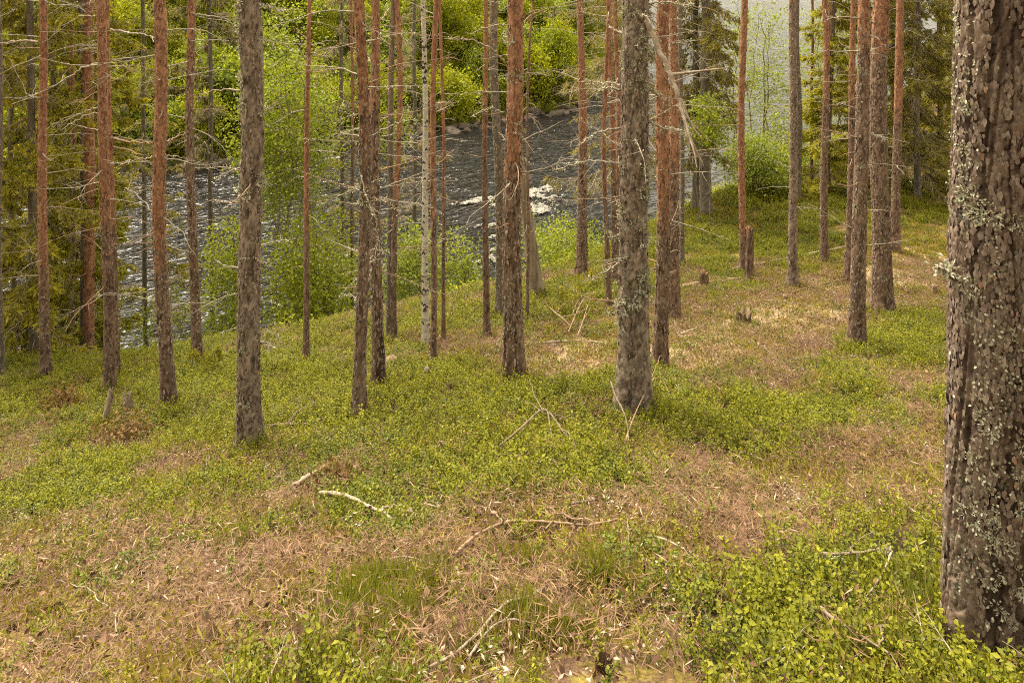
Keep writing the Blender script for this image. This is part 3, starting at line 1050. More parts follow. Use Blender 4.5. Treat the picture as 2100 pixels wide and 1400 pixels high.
    for k in range(tufts):
        z = H * rng.uniform(.1, 1.0)
        c, rr = axis(z)
        az = -math.pi / 2 + rng.uniform(-1.3, 1.3)
        o = tag(link('lichen', LICHEN[k % 4], root), kind='stuff')
        o.location = (c + np.array([math.cos(az), math.sin(az), 0]) * (rr - .002)).tolist()
        o.rotation_euler = (rng.uniform(-.5, .5), 0, az)
        s = rng.uniform(.5, 1.3) * (.6 if px < 40 else 1)
        o.scale = (s, s, s)
    PINES[key] = (root, axis, B, H)
    return root


G = 'pines on the slope above the river'
RED = M_BARK_RED
# big foreground trunk at the frame edge
pine('big', 2031, 1335, 2047, 180, 164, 'massive brown pine trunk with pale lichen, cut by the right frame edge', M_BARK_DARK, lich=.22, orange=(9, 12), nbr=0, seed=1, tufts=0, flare=.10, group=G)
pine('a', 98, 775, 80, 20, 14, 'slim orange pine in front of the left spruce, first trunk from the left edge', RED, (0.8, 2.2), 0, 22, 1.1, 2, group=G, stub=.2)
pine('b', 182, 740, 183, 21, 20, 'blotchy orange pine trunk half hidden behind the left spruce foliage', RED, (0.2, 1.0), 0, 5, .8, 3, depth=12.2, group=G)
pine('c', 226, 803, 204, 23, 17, 'front trunk of the close pair of slim red pines at left', RED, (1.0, 3.2), .05, 22, 1.0, 4, group=G, stub=.2)
pine('d', 238, 775, 219, 14, 13, 'rear trunk of the close pair of slim red pines at left', RED, (1.2, 3.0), .02, 10, .9, 5, group=G)
pine('e', 343, 838, 320, 28, 23, 'bright orange flaky pine between the red pair and the thin brown pine', RED, (0.9, 2.6), .05, 16, .9, 6, group=G, stub=.4)
pine('f', 405, 745, 385, 20, 15, 'thin smooth brown pine beside the dark pool of the river', RED, (2.5, 6), .02, 14, .75, 7, group=G)
pine('g', 516, 918, 507, 45, 45, 'stout grey brown pine with flaky bark, standing nearest of the left half', None, (3.0, 7.0), .18, 16, .45, 8, tufts=9, group=G, stub=.6)
pine('h', 628, 742, 631, 13, 8, 'very thin straight pine in front of the bright green birch', RED, (0.8, 3), .0, 16, .45, 9, group=G, stub=.5)
pine('i', 736, 856, 747, 26, 21, 'reddish pine, front trunk of the pair left of the white birch', RED, (1.6, 3.6), .14, 20, .7, 10, tufts=4, group=G)
pine('j', 776, 800, 765, 27, 17, 'pine with black foot, rear trunk of the pair left of the white birch', RED, (2.0, 4), .18, 24, .75, 11, tufts=3, group=G, stub=.3)
pine('k', 797, 702, 807, 13, 11, 'dull grey brown slim pine touching a redder one behind the black-footed pine', M_BARK_GREY, (1.5, 4.5), .08, 8, .6, 12, group=G)
pine('l', 809, 700, 816, 12, 11, 'slim red pine touching a greyer one behind the black-footed pine', RED, (.8, 3), .02, 8, .6, 13, group=G)
pine('m', 889, 742, 892, 13, 11, 'slim straight red brown pine just right of the white birch', RED, (.5, 3), .0, 12, .4, 14, group=G)
pine('n', 910, 702, 906, 9, 6, 'pole-thin dark red pine, second trunk right of the white birch', RED, (.5, 4), .0, 14, .4, 15, group=G)
pine('o', 998, 692, 993, 14, 9, 'slim brown pine with pale scars before the grey rapids', RED, (1.4, 4), .02, 16, .45, 16, group=G)
pine('p', 1026, 652, 1017, 19, 17, 'grey brown pine partly hidden behind the stout central red pine', M_BARK_GREY, (2.5, 6), .0, 6, .5, 17, group=G)
pine('q', 1055, 780, 1048, 41, 31, 'stout red pine at the centre with brown plated foot', RED, (1.2, 2.8), .10, 12, .75, 18, tufts=4, group=G, stub=.3)
pine('r', 1080, 655, 1089, 8, 4, 'pole-thin young pine between the stout red pine and the grey snag', RED, (2, 6), .02, 12, .35, 19, group=G)
pine('s', 1194, 566, 1193, 23, 12, 'slim red pine standing alone above the leafy shore, beside the grey twiggy spruce', RED, (1.2, 3.2), .0, 18, .9, 20, group=G, stub=.3)
pine('t', 1248, 628, 1238, 12, 7, 'thin front trunk of the red cluster left of the big lichened pine', RED, (.8, 3), .06, 16, .7, 21, group=G, stub=.3)
pine('u', 1262, 580, 1250, 14, 9, 'thin rear trunk of the red cluster left of the big lichened pine', RED, (1, 3), .02, 10, .7, 22, group=G)
pine('v', 1300, 842, 1300, 62, 54, 'big dark pine with many grey lichen tufts right of the centre', None, (3.0, 8.0), .24, 18, .6, 23, tufts=22, group=G, stub=.5)
pine('w', 1352, 757, 1367, 29, 25, 'deep orange pine just right of the big lichened pine', RED, (.9, 2.2), .10, 18, .7, 24, tufts=3, group=G, stub=.3)
pine('x', 1381, 657, 1382, 25, 15, 'orange pine standing behind and right of the deep orange one', RED, (1.4, 2.8), .06, 14, .8, 25, group=G, stub=.3)
pine('y', 1523, 556, 1522, 14, 13, 'bright orange straight pine beside a broken stub, before the pale river', RED, (.2, 1.3), .0, 9, .6, 26, group=G)
pine('z', 1627, 587, 1627, 19, 14, 'grey brown slim pine at the right end of the leafy gap', None, (2.5, 7), .04, 14, .5, 27, group=G)
pine('aa', 1692, 541, 1690, 16, 11, 'slim pine before the bright yellow green spruce', RED, (1.8, 4.5), .02, 12, .5, 28, group=G)
pine('bb', 1740, 572, 1752, 16, 11, 'thin red pine close behind the left trunk of the right-hand group', RED, (1.6, 4), .02, 10, .7, 29, group=G)
pine('cc', 1755, 712, 1773, 31, 23, 'pine with orange top and plated grey foot, nearest of the right-hand group', RED, (2.6, 4.2), .12, 14, .5, 30, tufts=4, group=G)
pine('dd', 1807, 642, 1805, 37, 31, 'thickest straight pine of the right-hand group with a lichen band', RED, (2.6, 4.6), .08, 12, .5, 31, tufts=6, group=G)
pine('ee', 1835, 516, 1847, 19, 14, 'slim pine of the right-hand group nearest the dark drooping spruce', RED, (1.6, 3.2), .0, 12, .55, 32, group=G)
pine('ff', 1664, 420, 1664, 6, 5, 'hair-thin brown pine pole before the pale upper river', RED, (1, 4), .0, 5, .4, 33, depth=19, group=G)
pine('gg', 1639, 420, 1636, 11, 9, 'dark shaded slim trunk hidden behind the grey brown pine', M_BARK_GREY, (9, 12), .0, 5, .5, 34, depth=17.5, group=G)
pine('hh', 150, 720, 149, 9, 8, 'dark thin trunk inside the left spruce, showing only its upper half', RED, (3, 6), .0, 5, .5, 35, depth=13.5, group=G)
pine('ii', 722, 700, 722, 7, 6, 'thin dark trunk just left of the reddish pair near the birch', RED, (3, 6), .0, 9, .5, 36, depth=15, group=G)
pine('jj', 1268, 570, 1266, 11, 9, 'reddish trunk glimpsed against the left side of the big lichened pine', RED, (.5, 3), .02, 5, .5, 37, depth=13.6, group=G)
pine('kk', 1699, 430, 1700, 8, 7, 'thin trunk behind the slim pine, upper right beside the pale river', RED, (2, 6), .0, 4, .4, 38, depth=18, group=G)
pine('ll', 1400, 547, 1396, 9, 8, 'narrow dark trunk behind the two orange pines', M_BARK_GREY, (9, 12), .0, 4, .4, 39, group=G)
pine('mm', 2, 785, -6, 14, 12, 'grey trunk just grazing the left edge of the view', M_BARK_GREY, (9, 12), .15, 5, .4, 40, group=G)


def limb_on(key, pix, rpx, dy=0.0, mat=None, lich=0, twigs=2, seed=0):
    """a particular dead branch of a tree, traced at the tree's own depth; dy bends its tip towards (-) or away from (+) the viewer"""
    root, axis, B, H = PINES[key]
    rng = np.random.default_rng(500 + seed)
    n = len(pix)
    P = np.array([at_y(u, v, B[1] + dy * k / max(1, n - 1)) for k, (u, v) in enumerate(pix)])
    c, rr = axis(P[0][2] - B[2])
    Q = spline(P, 5 * n)
    Q[1:-1] += rng.normal(0, .006, (len(Q) - 2, 3))
    r = rpx * .78 / 2 / F * B[1]
    geo = Geo()
    V, Fq = tube(Q, r * np.linspace(1, .3, len(Q)), 6)
    geo.add(V, Fq)
    L = np.linalg.norm(np.diff(Q, axis=0), axis=1).sum()
    for t in range(twigs):
        k = int(rng.integers(len(Q) // 3, len(Q) - 2))
        d = unit(Q[k + 1] - Q[k]) * .8 + rng.normal(0, .55, 3)
        P2 = Q[k] + np.linspace(0, 1, 6)[:, None] * d * L * rng.uniform(.12, .3) + np.cumsum(rng.normal(0, .008, (6, 3)), 0) * np.linspace(0, 1, 6)[:, None]
        V, Fq = tube(P2, r * .45 * np.linspace(1, .3, 6), 4)
        geo.add(V, Fq)
    o = link('branch', geo.mesh('branch', mat or M_DEAD, B), root)
    if lich:
        lg = Geo()
        add_lichen_on(lg, rng, Q[len(Q) // 6:] - B, lich, .026, .012)
        tag(link('lichen', lg.mesh('lichen', M_LICHEN, smooth=False), o), kind='stuff')


for sd_, (key, pix, rp, dy, mt, li, tw) in enumerate([
    ('v', [(1308, -20), (1330, 50), (1362, 128), (1388, 185), (1403, 235), (1413, 300)], 21, -.5, M_STICK, 260, 7),
    ('v', [(1277, 69), (1258, 60), (1247, 52)], 9, .1, M_STICK, 0, 0),
    ('v', [(1275, 184), (1245, 180), (1225, 187)], 7, -.15, None, 70, 2),
    ('v', [(1272, 174), (1237, 169), (1201, 166)], 7, .2, None, 80, 2),
    ('v', [(1275, 265), (1237, 268), (1203, 285), (1183, 298)], 6, -.2, None, 50, 3),
    ('v', [(1274, 336), (1223, 330), (1170, 339), (1133, 352)], 6, .1, None, 60, 4),
    ('v', [(1326, 186), (1345, 190), (1364, 206)], 7, -.1, None, 70, 2),
    ('v', [(1326, 252), (1365, 262), (1402, 270)], 6, -.2, None, 60, 3),
    ('v', [(1326, 10), (1360, 5), (1392, 9), (1425, 12)], 6, -.1, None, 70, 3),
    ('v', [(1272, 500), (1255, 484), (1240, 466)], 8, -.15, None, 70, 1),
    ('v', [(1272, 536), (1250, 552), (1225, 566), (1194, 579)], 6, -.2, None, 40, 4),
    ('v', [(1270, 640), (1256, 644), (1243, 642)], 6, -.1, None, 40, 0),
    ('g', [(497, 186), (470, 183), (440, 186), (412, 193)], 6, .1, M_STICK, 0, 0),
    ('g', [(528, 240), (545, 232), (560, 210)], 5, -.1, None, 30, 2),
    ('g', [(530, 8), (555, 15), (578, 22)], 6, -.1, None, 60, 4),
    ('g', [(533, 700), (548, 704), (556, 712)], 7, -.1, None, 60, 1),
    ('q', [(1034, 128), (1012, 104), (985, 90), (955, 80), (928, 79)], 7, -.2, M_STICK, 0, 2),
    ('q', [(1036, 52), (1015, 52), (985, 60), (966, 73)], 5, -.2, None, 0, 3),
    ('q', [(1064, 46), (1084, 28), (1108, 20)], 8, -.1, M_DEAD_BROWN, 0, 2),
    ('q', [(1064, 154), (1088, 150), (1126, 154)], 6, -.2, None, 30, 1),
    ('q', [(1032, 232), (1012, 223), (988, 228), (964, 241)], 5, -.2, None, 20, 3),
    ('q', [(1036, 322), (1060, 320), (1075, 325), (1088, 337)], 5, -.2, None, 40, 2),
    ('q', [(1040, 675), (1028, 690), (1018, 706)], 4, -.15, None, 0, 1),
    ('x', [(1391, 88), (1415, 98), (1440, 122), (1464, 155)], 5, .2, None, 20, 4),
    ('x', [(1393, 143), (1412, 147), (1442, 147)], 4, .1, None, 0, 2),
    ('w', [(1380, 92), (1400, 84), (1420, 88)], 4, -.2, None, 30, 2),
    ('w', [(1342, 320), (1352, 330), (1362, 350)], 5, -.1, None, 30, 1),
    ('c', [(200, 131), (170, 140), (130, 165), (92, 187), (25, 214)], 5, -.3, None, 0, 3),
    ('c', [(208, 229), (170, 240), (124, 268)], 5, -.2, None, 0, 2),
    ('c', [(206, 218), (180, 228), (140, 245), (118, 260)], 4, .2, None, 0, 2),
    ('c', [(196, 34), (165, 33), (140, 50), (85, 90)], 4, .1, None, 0, 3),
    ('d', [(226, 62), (262, 67), (290, 70), (318, 78)], 7, -.3, None, 0, 3),
    ('d', [(232, 284), (262, 290), (300, 293), (322, 290)], 7, -.3, M_DEAD_BROWN, 0, 2),
    ('d', [(232, 302), (265, 308), (292, 318)], 7, -.3, M_DEAD_BROWN, 0, 2),
    ('d', [(230, 125), (262, 118), (300, 117)], 4, -.2, None, 0, 2),
    ('e', [(318, 322), (295, 326), (265, 330), (240, 342)], 5, -.3, M_STICK, 0, 4),
    ('e', [(318, 440), (300, 420), (275, 395), (255, 385)], 5, .2, None, 0, 3),
    ('e', [(338, 320), (365, 322), (395, 330)], 4, .2, None, 0, 1),
    ('e', [(340, 290), (360, 282), (385, 272)], 6, .3, M_DEAD_BROWN, 0, 1),
    ('a', [(78, 86), (45, 84), (15, 87), (-20, 88)], 7, -.1, M_STICK, 0, 2),
    ('a', [(95, 265), (130, 245), (165, 232)], 4, -.2, None, 0, 3),
    ('a', [(84, 200), (55, 190), (22, 120)], 4, .2, None, 0, 2),
    ('a', [(86, 45), (120, 18), (160, 5)], 4, -.2, None, 0, 2),
    ('f', [(392, 85), (420, 82), (470, 84)], 4, -.2, None, 0, 1),
    ('f', [(390, 26), (430, 34), (465, 40), (482, 60)], 5, .1, None, 0, 2),
    ('f', [(398, 280), (415, 290), (425, 300)], 3, -.1, None, 0, 1),
    ('j', [(760, 410), (770, 450), (780, 520)], 5, -.25, None, 40, 4),
    ('i', [(738, 350), (750, 400), (768, 440)], 5, -.25, None, 60, 3),
    ('j', [(782, 200), (800, 180), (815, 178)], 5, -.2, None, 0, 1),
    ('i', [(760, 280), (800, 260), (830, 248), (858, 248)], 5, -.2, None, 30, 2),
    ('cc', [(1764, 36), (1720, 35), (1690, 46)], 4, -.1, None, 0, 2),
    ('cc', [(1762, 105), (1720, 106), (1680, 104)], 4, .1, None, 0, 1),
    ('cc', [(1775, 272), (1800, 280), (1818, 288)], 4, -.2, None, 40, 1),
    ('dd', [(1798, 52), (1782, 44), (1770, 50)], 6, -.1, None, 60, 1),
    ('ee', [(1845, 325), (1860, 350), (1872, 380)], 4, .1, None, 0, 2),
    ('aa', [(1684, 128), (1668, 112), (1660, 110)], 4, .1, M_STICK, 0, 0),
    ('aa', [(1694, 125), (1705, 135), (1716, 148)], 4, -.1, M_STICK, 0, 0),
    ('big', [(1948, 562), (1935, 558), (1922, 550)], 16, -.05, None, 60, 0),
]):
    limb_on(key, pix, rp, dy, mt, li, tw, sd_)


def big_tree_lichen():
    root, axis, B, H = PINES['big']
    rng = np.random.default_rng(61)
    spots = [(1958, 395, 1.2), (1972, 405, 1.4), (1985, 415, 1.3), (1970, 420, 1.1), (2025, 420, 1.2), (2040, 425, 1.1), (2050, 432, .9), (1955, 380, 1.0), (1958, 215, .9), (1955, 205, .8), (1958, 300, .7), (1955, 345, .8),
             (1950, 550, 1.0), (1962, 565, 1.2), (1965, 580, 1.0), (2010, 640, .9), (2070, 640, 1.0), (2085, 625, 1.1), (2080, 30, .9), (2090, 60, 1.0), (2075, 75, .7),
             (2055, 830, 1.2), (2045, 850, 1.1), (2085, 850, 1.1), (2060, 760, 1.0), (1985, 830, 1.1), (1975, 810, .9), (1960, 1020, 1.3), (1970, 1040, 1.2), (2000, 1050, 1.4), (1990, 1035, 1.1), (2045, 1130, 1.3), (2060, 1120, 1.1),
             (2090, 700, 1.1), (2070, 720, 1.0), (2080, 1060, 1.1), (1990, 1000, 1.0), (2040, 980, 1.0), (1965, 900, .9), (2030, 905, .9), (2085, 960, 1.2), (1955, 1150, 1.0), (2000, 1180, .9), (1985, 1130, 1.0), (2020, 1200, .8), (2060, 1000, 1.0)]
    for k, (u, v, s) in enumerate(spots):
        p = at_y(u, v, B[1])
        z = p[2] - B[2]
        c, rr = axis(z)
        x = np.clip((p[0] - B[0] - c[0]) / rr, -.97, .97)
        az = -math.acos(x)
        o = tag(link('lichen', LICHEN[k % 4], root), kind='stuff')
        o.location = (c + np.array([math.cos(az), math.sin(az), 0]) * (rr + .001)).tolist()
        o.rotation_euler = (rng.uniform(-3, 3), 0, az)
        sc = s * rng.uniform(.26, .46)
        o.scale = (sc * .7, sc, sc)


big_tree_lichen()

build_cover()

# ------------------------------------------------------------------ white birch


def birch(ub, vb, ut, w0, w1, label):
    rng = np.random.default_rng(77)
    B = hit(ub, vb)
    T = at_y(ut, 0, B[1])
    r0, r1 = w0 / 2 / F * B[1], w1 / 2 / F * B[1]
    root = tag(link('birch_tree', None, loc=B), label, 'birch')
    me, ax, R, zs = trunk_mesh('trunk', B, T, r0, r1, M_BIRCH, 24, .04, depth=.15, seed=4.4, flare=.15)
    link('trunk', me, root)
    for k in range(48):                                     # black scars where limbs have dropped off
        z = rng.uniform(.05, 1) * (T[2] - B[2])
        c = np.array([np.interp(z, zs, ax[:, 0]), np.interp(z, zs, ax[:, 1]), z])
        r = float(np.interp(z, zs, R))
        az = -math.pi / 2 + rng.uniform(-1.1, 1.1)
        th = np.linspace(-.5, .5, 7) * rng.uniform(.6, 1.4)
        P = np.stack([c[0] + (r - .002) * np.cos(az + th), c[1] + (r - .002) * np.sin(az + th), z - .035 * (np.abs(th) / .5) ** 1.2], -1)
        V, Fq = tube(P, .011 * (1 - .8 * (np.abs(th) / np.abs(th).max()) ** 2), 5)
        link('bark_scar', mesh_np('bark_scar', V, [Fq], M_SCAR), root)
    for k in range(9):
        z = rng.uniform(.5, 1.05) * (T[2] - B[2])
        c = np.array([np.interp(z, zs, ax[:, 0]), np.interp(z, zs, ax[:, 1]), z])
        geo, _ = branch_geo(rng, rng.uniform(.2, .6), .004, .1, .6, 3)
        o = link('branch', geo.mesh('branch', M_STICK_DARK), root, c)
        o.rotation_euler = (0, 0, rng.uniform(0, 6.28))


M_SCAR = plain_mat('black birch scar', (0.02, 0.016, 0.013), (0.08, 0.06, 0.05), 40)
birch(874, 708, 868, 16, 9, 'white birch trunk with black scars left of centre')

# ------------------------------------------------------------------ grey leaning snag


def snag():
    rng = np.random.default_rng(5)
    B = hit(1102, 606)
    T = at_y(1066, 330, B[1])
    T2 = at_y(1050, 150, B[1])
    Hh = T2[2] - B[2]
    root = tag(link('dead_snag', None, loc=B), 'barkless grey leaning snag with a flared foot behind the stout central pine', 'dead tree')
    zs = np.linspace(-.2, Hh, 90)
    th = np.linspace(0, 2 * np.pi, 28, endpoint=False)
    TH, ZZ = np.meshgrid(th, zs)
    t = np.clip(ZZ / (T[2] - B[2]), 0, 2)
    R = np.interp(zs, [0, .25, .8, 1.6, Hh], np.array([36, 29, 26, 19, 11]) / 2 / F * B[1])[:, None]
    R = R * (1 + .12 * np.sin(TH * 5 + ZZ * .6) * np.exp(-ZZ.clip(0) / .7) + .05 * np.sin(TH * 11 + ZZ * 1.5) + .05 * np.sin(TH * 17 - ZZ))
    V = np.stack([(T[0] - B[0]) * t + R * np.cos(TH), R * np.sin(TH), ZZ], -1).reshape(-1, 3)
    n, m = 28, 90
    i, j = np.meshgrid(np.arange(m - 1), np.arange(n), indexing='ij')
    F4 = np.stack([i * n + j, i * n + (j + 1) % n, (i + 1) * n + (j + 1) % n, (i + 1) * n + j], -1).reshape(-1, 4)
    link('trunk', mesh_np('trunk', V, [F4], M_SNAG), root)
    for k in range(7):
        z = rng.uniform(.5, Hh)
        x = (T[0] - B[0]) * z / (T[2] - B[2])
        geo, _ = branch_geo(rng, rng.uniform(.15, .5), .006, .3, .1, 1)
        o = link('branch', geo.mesh('branch', M_DEAD), root, (x, -.05, z))
        o.rotation_euler = (0, 0, rng.uniform(-2.6, -.5))


snag()

# ------------------------------------------------------------------ spruces


def spruce(u, Y, wpx, label, reach, mat, vtop=-40, zlow=.3, n=70, green=1.0, grey=.3, seed=0, droop=.7, twl=.3, lean=0.0, beard=0, bark=None, nblade=10, vbase=None, az0=None, group='spruces by the river'):
    rng = np.random.default_rng(2000 + seed)
    B = foot(at_y(u, 500, Y)[0], Y)
    T = at_y(u + lean, 0, Y)
    H = max(T[2] - B[2], 1.0)
    r0 = wpx / 2 / F * Y
    root = tag(link('spruce_tree', None, loc=B), label, 'spruce', group)
    me, ax, R, zs = trunk_mesh('trunk', B, T, r0, r0 * .75, bark or M_BARK_GREY, 16, .06, (9, 12), .05, seed=seed * 2.3, flare=.3, zmax=ZC + 1.5)
    link('trunk', me, root)
    limbs, twig, crown, bd = Geo(), Geo(), Geo(), Geo()
    top = zs[-1]
    for b in range(n):
        z = zlow + (top - zlow) * (b + rng.uniform()) / n
        c = np.array([np.interp(z, zs, ax[:, 0]), np.interp(z, zs, ax[:, 1]), z])
        a = rng.uniform(0, 6.28) if az0 is None else az0 + rng.normal(0, .9)
        L = reach * rng.uniform(.55, 1.15) * (1 - .25 * z / top)
        m = 10
        s = np.linspace(0, 1, m)
        zz = -droop * L * (.9 * s ** 1.2 - .42 * s ** 3) + .12 * L * s
        out = np.array([math.cos(a), math.sin(a), 0])
        side = np.array([-math.sin(a), math.cos(a), 0])
        P = c + out * (L * s)[:, None] + side * (L * .12 * rng.normal() * s ** 2)[:, None] + np.array([0, 0, 1]) * zz[:, None]
        P[1:] += rng.normal(0, .012, (m - 1, 3))
        V, Fq = tube(P, .010 * (L ** .5) * np.linspace(1, .25, m), 4)
        limbs.add(V, Fq, rng.uniform())
        nt_ = int(44 * L) + 8
        k = rng.uniform(.12, 1, nt_)
        f = k * (m - 1)
        i0 = np.clip(f.astype(int), 0, m - 2)
        p0 = P[i0] + (P[i0 + 1] - P[i0]) * (f - i0)[:, None]
        sg = rng.choice([-1, 1], nt_)
        tl = twl * rng.uniform(.4, 1.2, nt_) * (1.15 - .6 * k)
        d = unit(out * rng.uniform(.2, .9, nt_)[:, None] + side * (sg * rng.uniform(.2, .9, nt_))[:, None] + np.array([0, 0, -1]) * (droop * rng.uniform(.3, 1.4, nt_))[:, None])
        is_green = rng.uniform(size=nt_) < green * sstep(.0, .45, k)
        blades(twig, p0, d, rdir(rng, nt_), tl, .006, rng.uniform(0, 1, nt_), .3, .3)
        gk = np.where(is_green)[0]
        if len(gk):
            q = rng.uniform(.05, 1, (len(gk), nblade))
            base = p0[gk][:, None] + d[gk][:, None] * (tl[gk][:, None] * q)[:, :, None]
            dd = d[gk][:, None] + rng.normal(0, .42, (len(gk), nblade, 3))
            cnt = len(gk) * nblade
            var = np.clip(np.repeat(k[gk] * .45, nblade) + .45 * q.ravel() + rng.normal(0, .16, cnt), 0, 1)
            blades(crown, base.reshape(-1, 3), dd.reshape(-1, 3), rdir(rng, cnt), .10 * rng.uniform(.6, 1.3, cnt), .030, var, .2, .45)
        ng = np.where(~is_green)[0]
        if len(ng) and grey > 0:
            q = rng.uniform(.2, 1, (len(ng), 3))
            base = p0[ng][:, None] + d[ng][:, None] * (tl[ng][:, None] * q)[:, :, None]
            dd = d[ng][:, None] + rng.normal(0, .8, (len(ng), 3, 3))
            blades(twig, base.reshape(-1, 3), dd.reshape(-1, 3), rdir(rng, len(ng) * 3), tl[ng].repeat(3) * .55, .0055, rng.uniform(0, 1, len(ng) * 3), .3, .3)
        if beard:
            nb = int(beard * L)
            if nb:
                kk = rng.integers(1, m, nb)
                pb = P[kk] + rng.normal(0, .03, (nb, 3))
                for w_ in range(5):
                    blades(bd, pb + rng.normal(0, .015, (nb, 3)), np.array([0, 0, -1]) + rng.normal(0, .12, (nb, 3)), rdir(rng, nb, -.1, .1), rng.uniform(.08, .3, nb), .014, rng.uniform(0, 1, nb), .2, .35)
    tag(link('limbs', limbs.mesh('limbs', M_DEAD_BROWN), root), kind='stuff')
    tag(link('twigs', twig.mesh('twigs', M_TWIG, smooth=False), root), kind='stuff')
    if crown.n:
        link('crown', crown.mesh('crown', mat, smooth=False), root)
    if bd.n:
        tag(link('beard_lichen', bd.mesh('beard_lichen', M_BEARD, smooth=False), root), kind='stuff')
    return root


M_TWIG = leaf_mat('fine grey twigs', (0.18, 0.14, 0.10), (0.46, 0.39, 0.30), 0.05, 0.9, 0.1)
spruce(62, 11.6, 17, 'tall spruce with hanging olive green boughs at the left edge of the view', 1.05, M_SPRUCE, n=80, seed=1, green=.85, twl=.34)
spruce(166, 12.6, 14, 'bushy yellow olive spruce behind the blotchy orange pine', .80, M_SPRUCE_Y, n=80, seed=2, green=.9, twl=.30)
spruce(-30, 12.2, 14, 'shaded spruce boughs reaching in from outside the left edge', .9, M_SPRUCE_D, n=60, seed=3, green=.85)
spruce(108, 14.2, 13, 'olive spruce showing between the first orange pine and the red pair', .95, M_SPRUCE, n=80, seed=15, green=.9, twl=.34)
spruce(20, 14.6, 12, 'dense green spruce behind the tall one at the left edge', 1.0, M_SPRUCE_Y, n=80, seed=16, green=.9, twl=.34)
spruce(1830, 21.5, 12, 'deep green spruce standing behind the thickest pine of the right-hand group', 1.4, M_SPRUCE_D, n=90, seed=17, green=.9, twl=.4)
spruce(1925, 21.0, 12, 'dark spruce between the slim right pine and the massive trunk, farther back', 1.4, M_SPRUCE, n=90, seed=18, green=.9, twl=.4)
spruce(205, 14.8, 11, 'olive spruce standing behind the red pair, hiding the water', .85, M_SPRUCE, n=80, seed=19, green=.9, twl=.34)
spruce(140, 16.0, 11, 'pale olive spruce deep behind the blotchy orange pine', 1.0, M_SPRUCE_Y, n=80, seed=20, green=.9, twl=.36)
spruce(292, 17.0, 10, 'mostly dead grey twiggy spruce leaning over the dark pool', 1.2, M_SPRUCE, n=52, seed=4, green=.28, grey=1, twl=.45, droop=.5, beard=0)
spruce(430, 18.5, 11, 'spruce with dark beard lichen hanging above the far bank', 1.35, M_SPRUCE_D, n=34, seed=5, green=.2, grey=1, zlow=5.2, beard=26, twl=.4, droop=.4)
spruce(700, 19.0, 10, 'thin grey half-bare spruce between the green birch and the reddish pines', 1.15, M_SPRUCE_D, n=56, seed=6, green=.15, grey=1, zlow=2.0, twl=.45, droop=.55, beard=4)
spruce(850, 21.0, 10, 'small grey twiggy spruce behind the white birch', 1.2, M_SPRUCE_D, n=40, seed=14, green=.14, grey=1, zlow=2.2, twl=.5, droop=.5)
spruce(1290, 19.0, 14, 'large grey twiggy spruce behind the red cluster, drooping over the river', 2.1, M_SPRUCE_D, n=84, seed=7, green=.22, grey=1, zlow=2.0, twl=.6, droop=.75, beard=3)
spruce(1427, 17.2, 15, 'dark spruce trunk with dull drooping boughs, the slimmer of two', .85, M_SPRUCE_D, n=70, seed=8, green=.6, grey=.8, zlow=1.6, twl=.42, droop=1.1, beard=5)
spruce(1446, 16.6, 23, 'grey spruce trunk with dull drooping boughs, the thicker of two', .95, M_SPRUCE_D, n=60, seed=9, green=.5, grey=.9, zlow=2.2, twl=.42, droop=1.1, beard=6)
spruce(1692, 18.2, 9, 'bright yellow green spruce in the gap right of the pale river', .95, M_SPRUCE_Y, n=80, seed=10, green=.95, twl=.30, lean=20)
spruce(1768, 19.2, 12, 'olive spruce filling the space behind the right-hand pines', 1.2, M_SPRUCE, n=80, seed=11, green=.85, twl=.34)
spruce(1880, 17.6, 13, 'dark drooping spruce beside the massive foreground trunk', 1.2, M_SPRUCE_D, n=86, seed=12, green=.7, grey=.9, droop=1.0, twl=.42, zlow=.7)
spruce(1985, 18.5, 13, 'dark spruce mostly hidden behind the massive foreground trunk', 1.3, M_SPRUCE, n=60, seed=13, green=.8, droop=.9, twl=.4)


def sapling(u, v, hpx, label, seed):
    rng = np.random.default_rng(seed)
    B = hit(u, v)
    H = hpx / F * B[1]
    root = tag(link('spruce_sapling', None, loc=B), label, 'sapling', 'spruce saplings on the slope')
    P = np.stack([np.zeros(6), np.zeros(6), np.linspace(-.02, H, 6)], -1) + rng.normal(0, .008, (6, 3))
    V, Fq = tube(P, np.linspace(.008, .002, 6), 5)
    link('trunk', mesh_np('trunk', V, [Fq], M_STICK_DARK), root)
    g = Geo()
    for b in range(34):
        z = H * rng.uniform(.12, 1)
        L = .5 * H * (1.1 - z / H) * rng.uniform(.7, 1.2) + .03
        a = rng.uniform(0, 6.28)
        d = unit(np.array([math.cos(a), math.sin(a), .25]))
        k = rng.uniform(.05, 1, 14)
        pos = np.array([0, 0, z]) + d * (L * k)[:, None]
        blades(g, pos, d + rng.normal(0, .5, (14, 3)), rdir(rng, 14), .05, .012, rng.uniform(.1, .9, 14), .2)
    link('crown', g.mesh('crown', M_SPRUCE, smooth=False), root)


sapling(1192, 640, 75, 'small green spruce sapling below the lone red pine', 1)
sapling(1215, 590, 40, 'tiny spruce sapling beside the fallen reddish log', 2)
sapling(1145, 645, 60, 'thin-needled spruce sapling left of the brush pile', 3)
sapling(395, 765, 45, 'low brownish spruce sapling at the edge behind the stout left pine', 4)
sapling(440, 770, 60, 'bushy low spruce sapling at the bank edge near the stout left pine', 5)

# ------------------------------------------------------------------ leafy trees and bushes


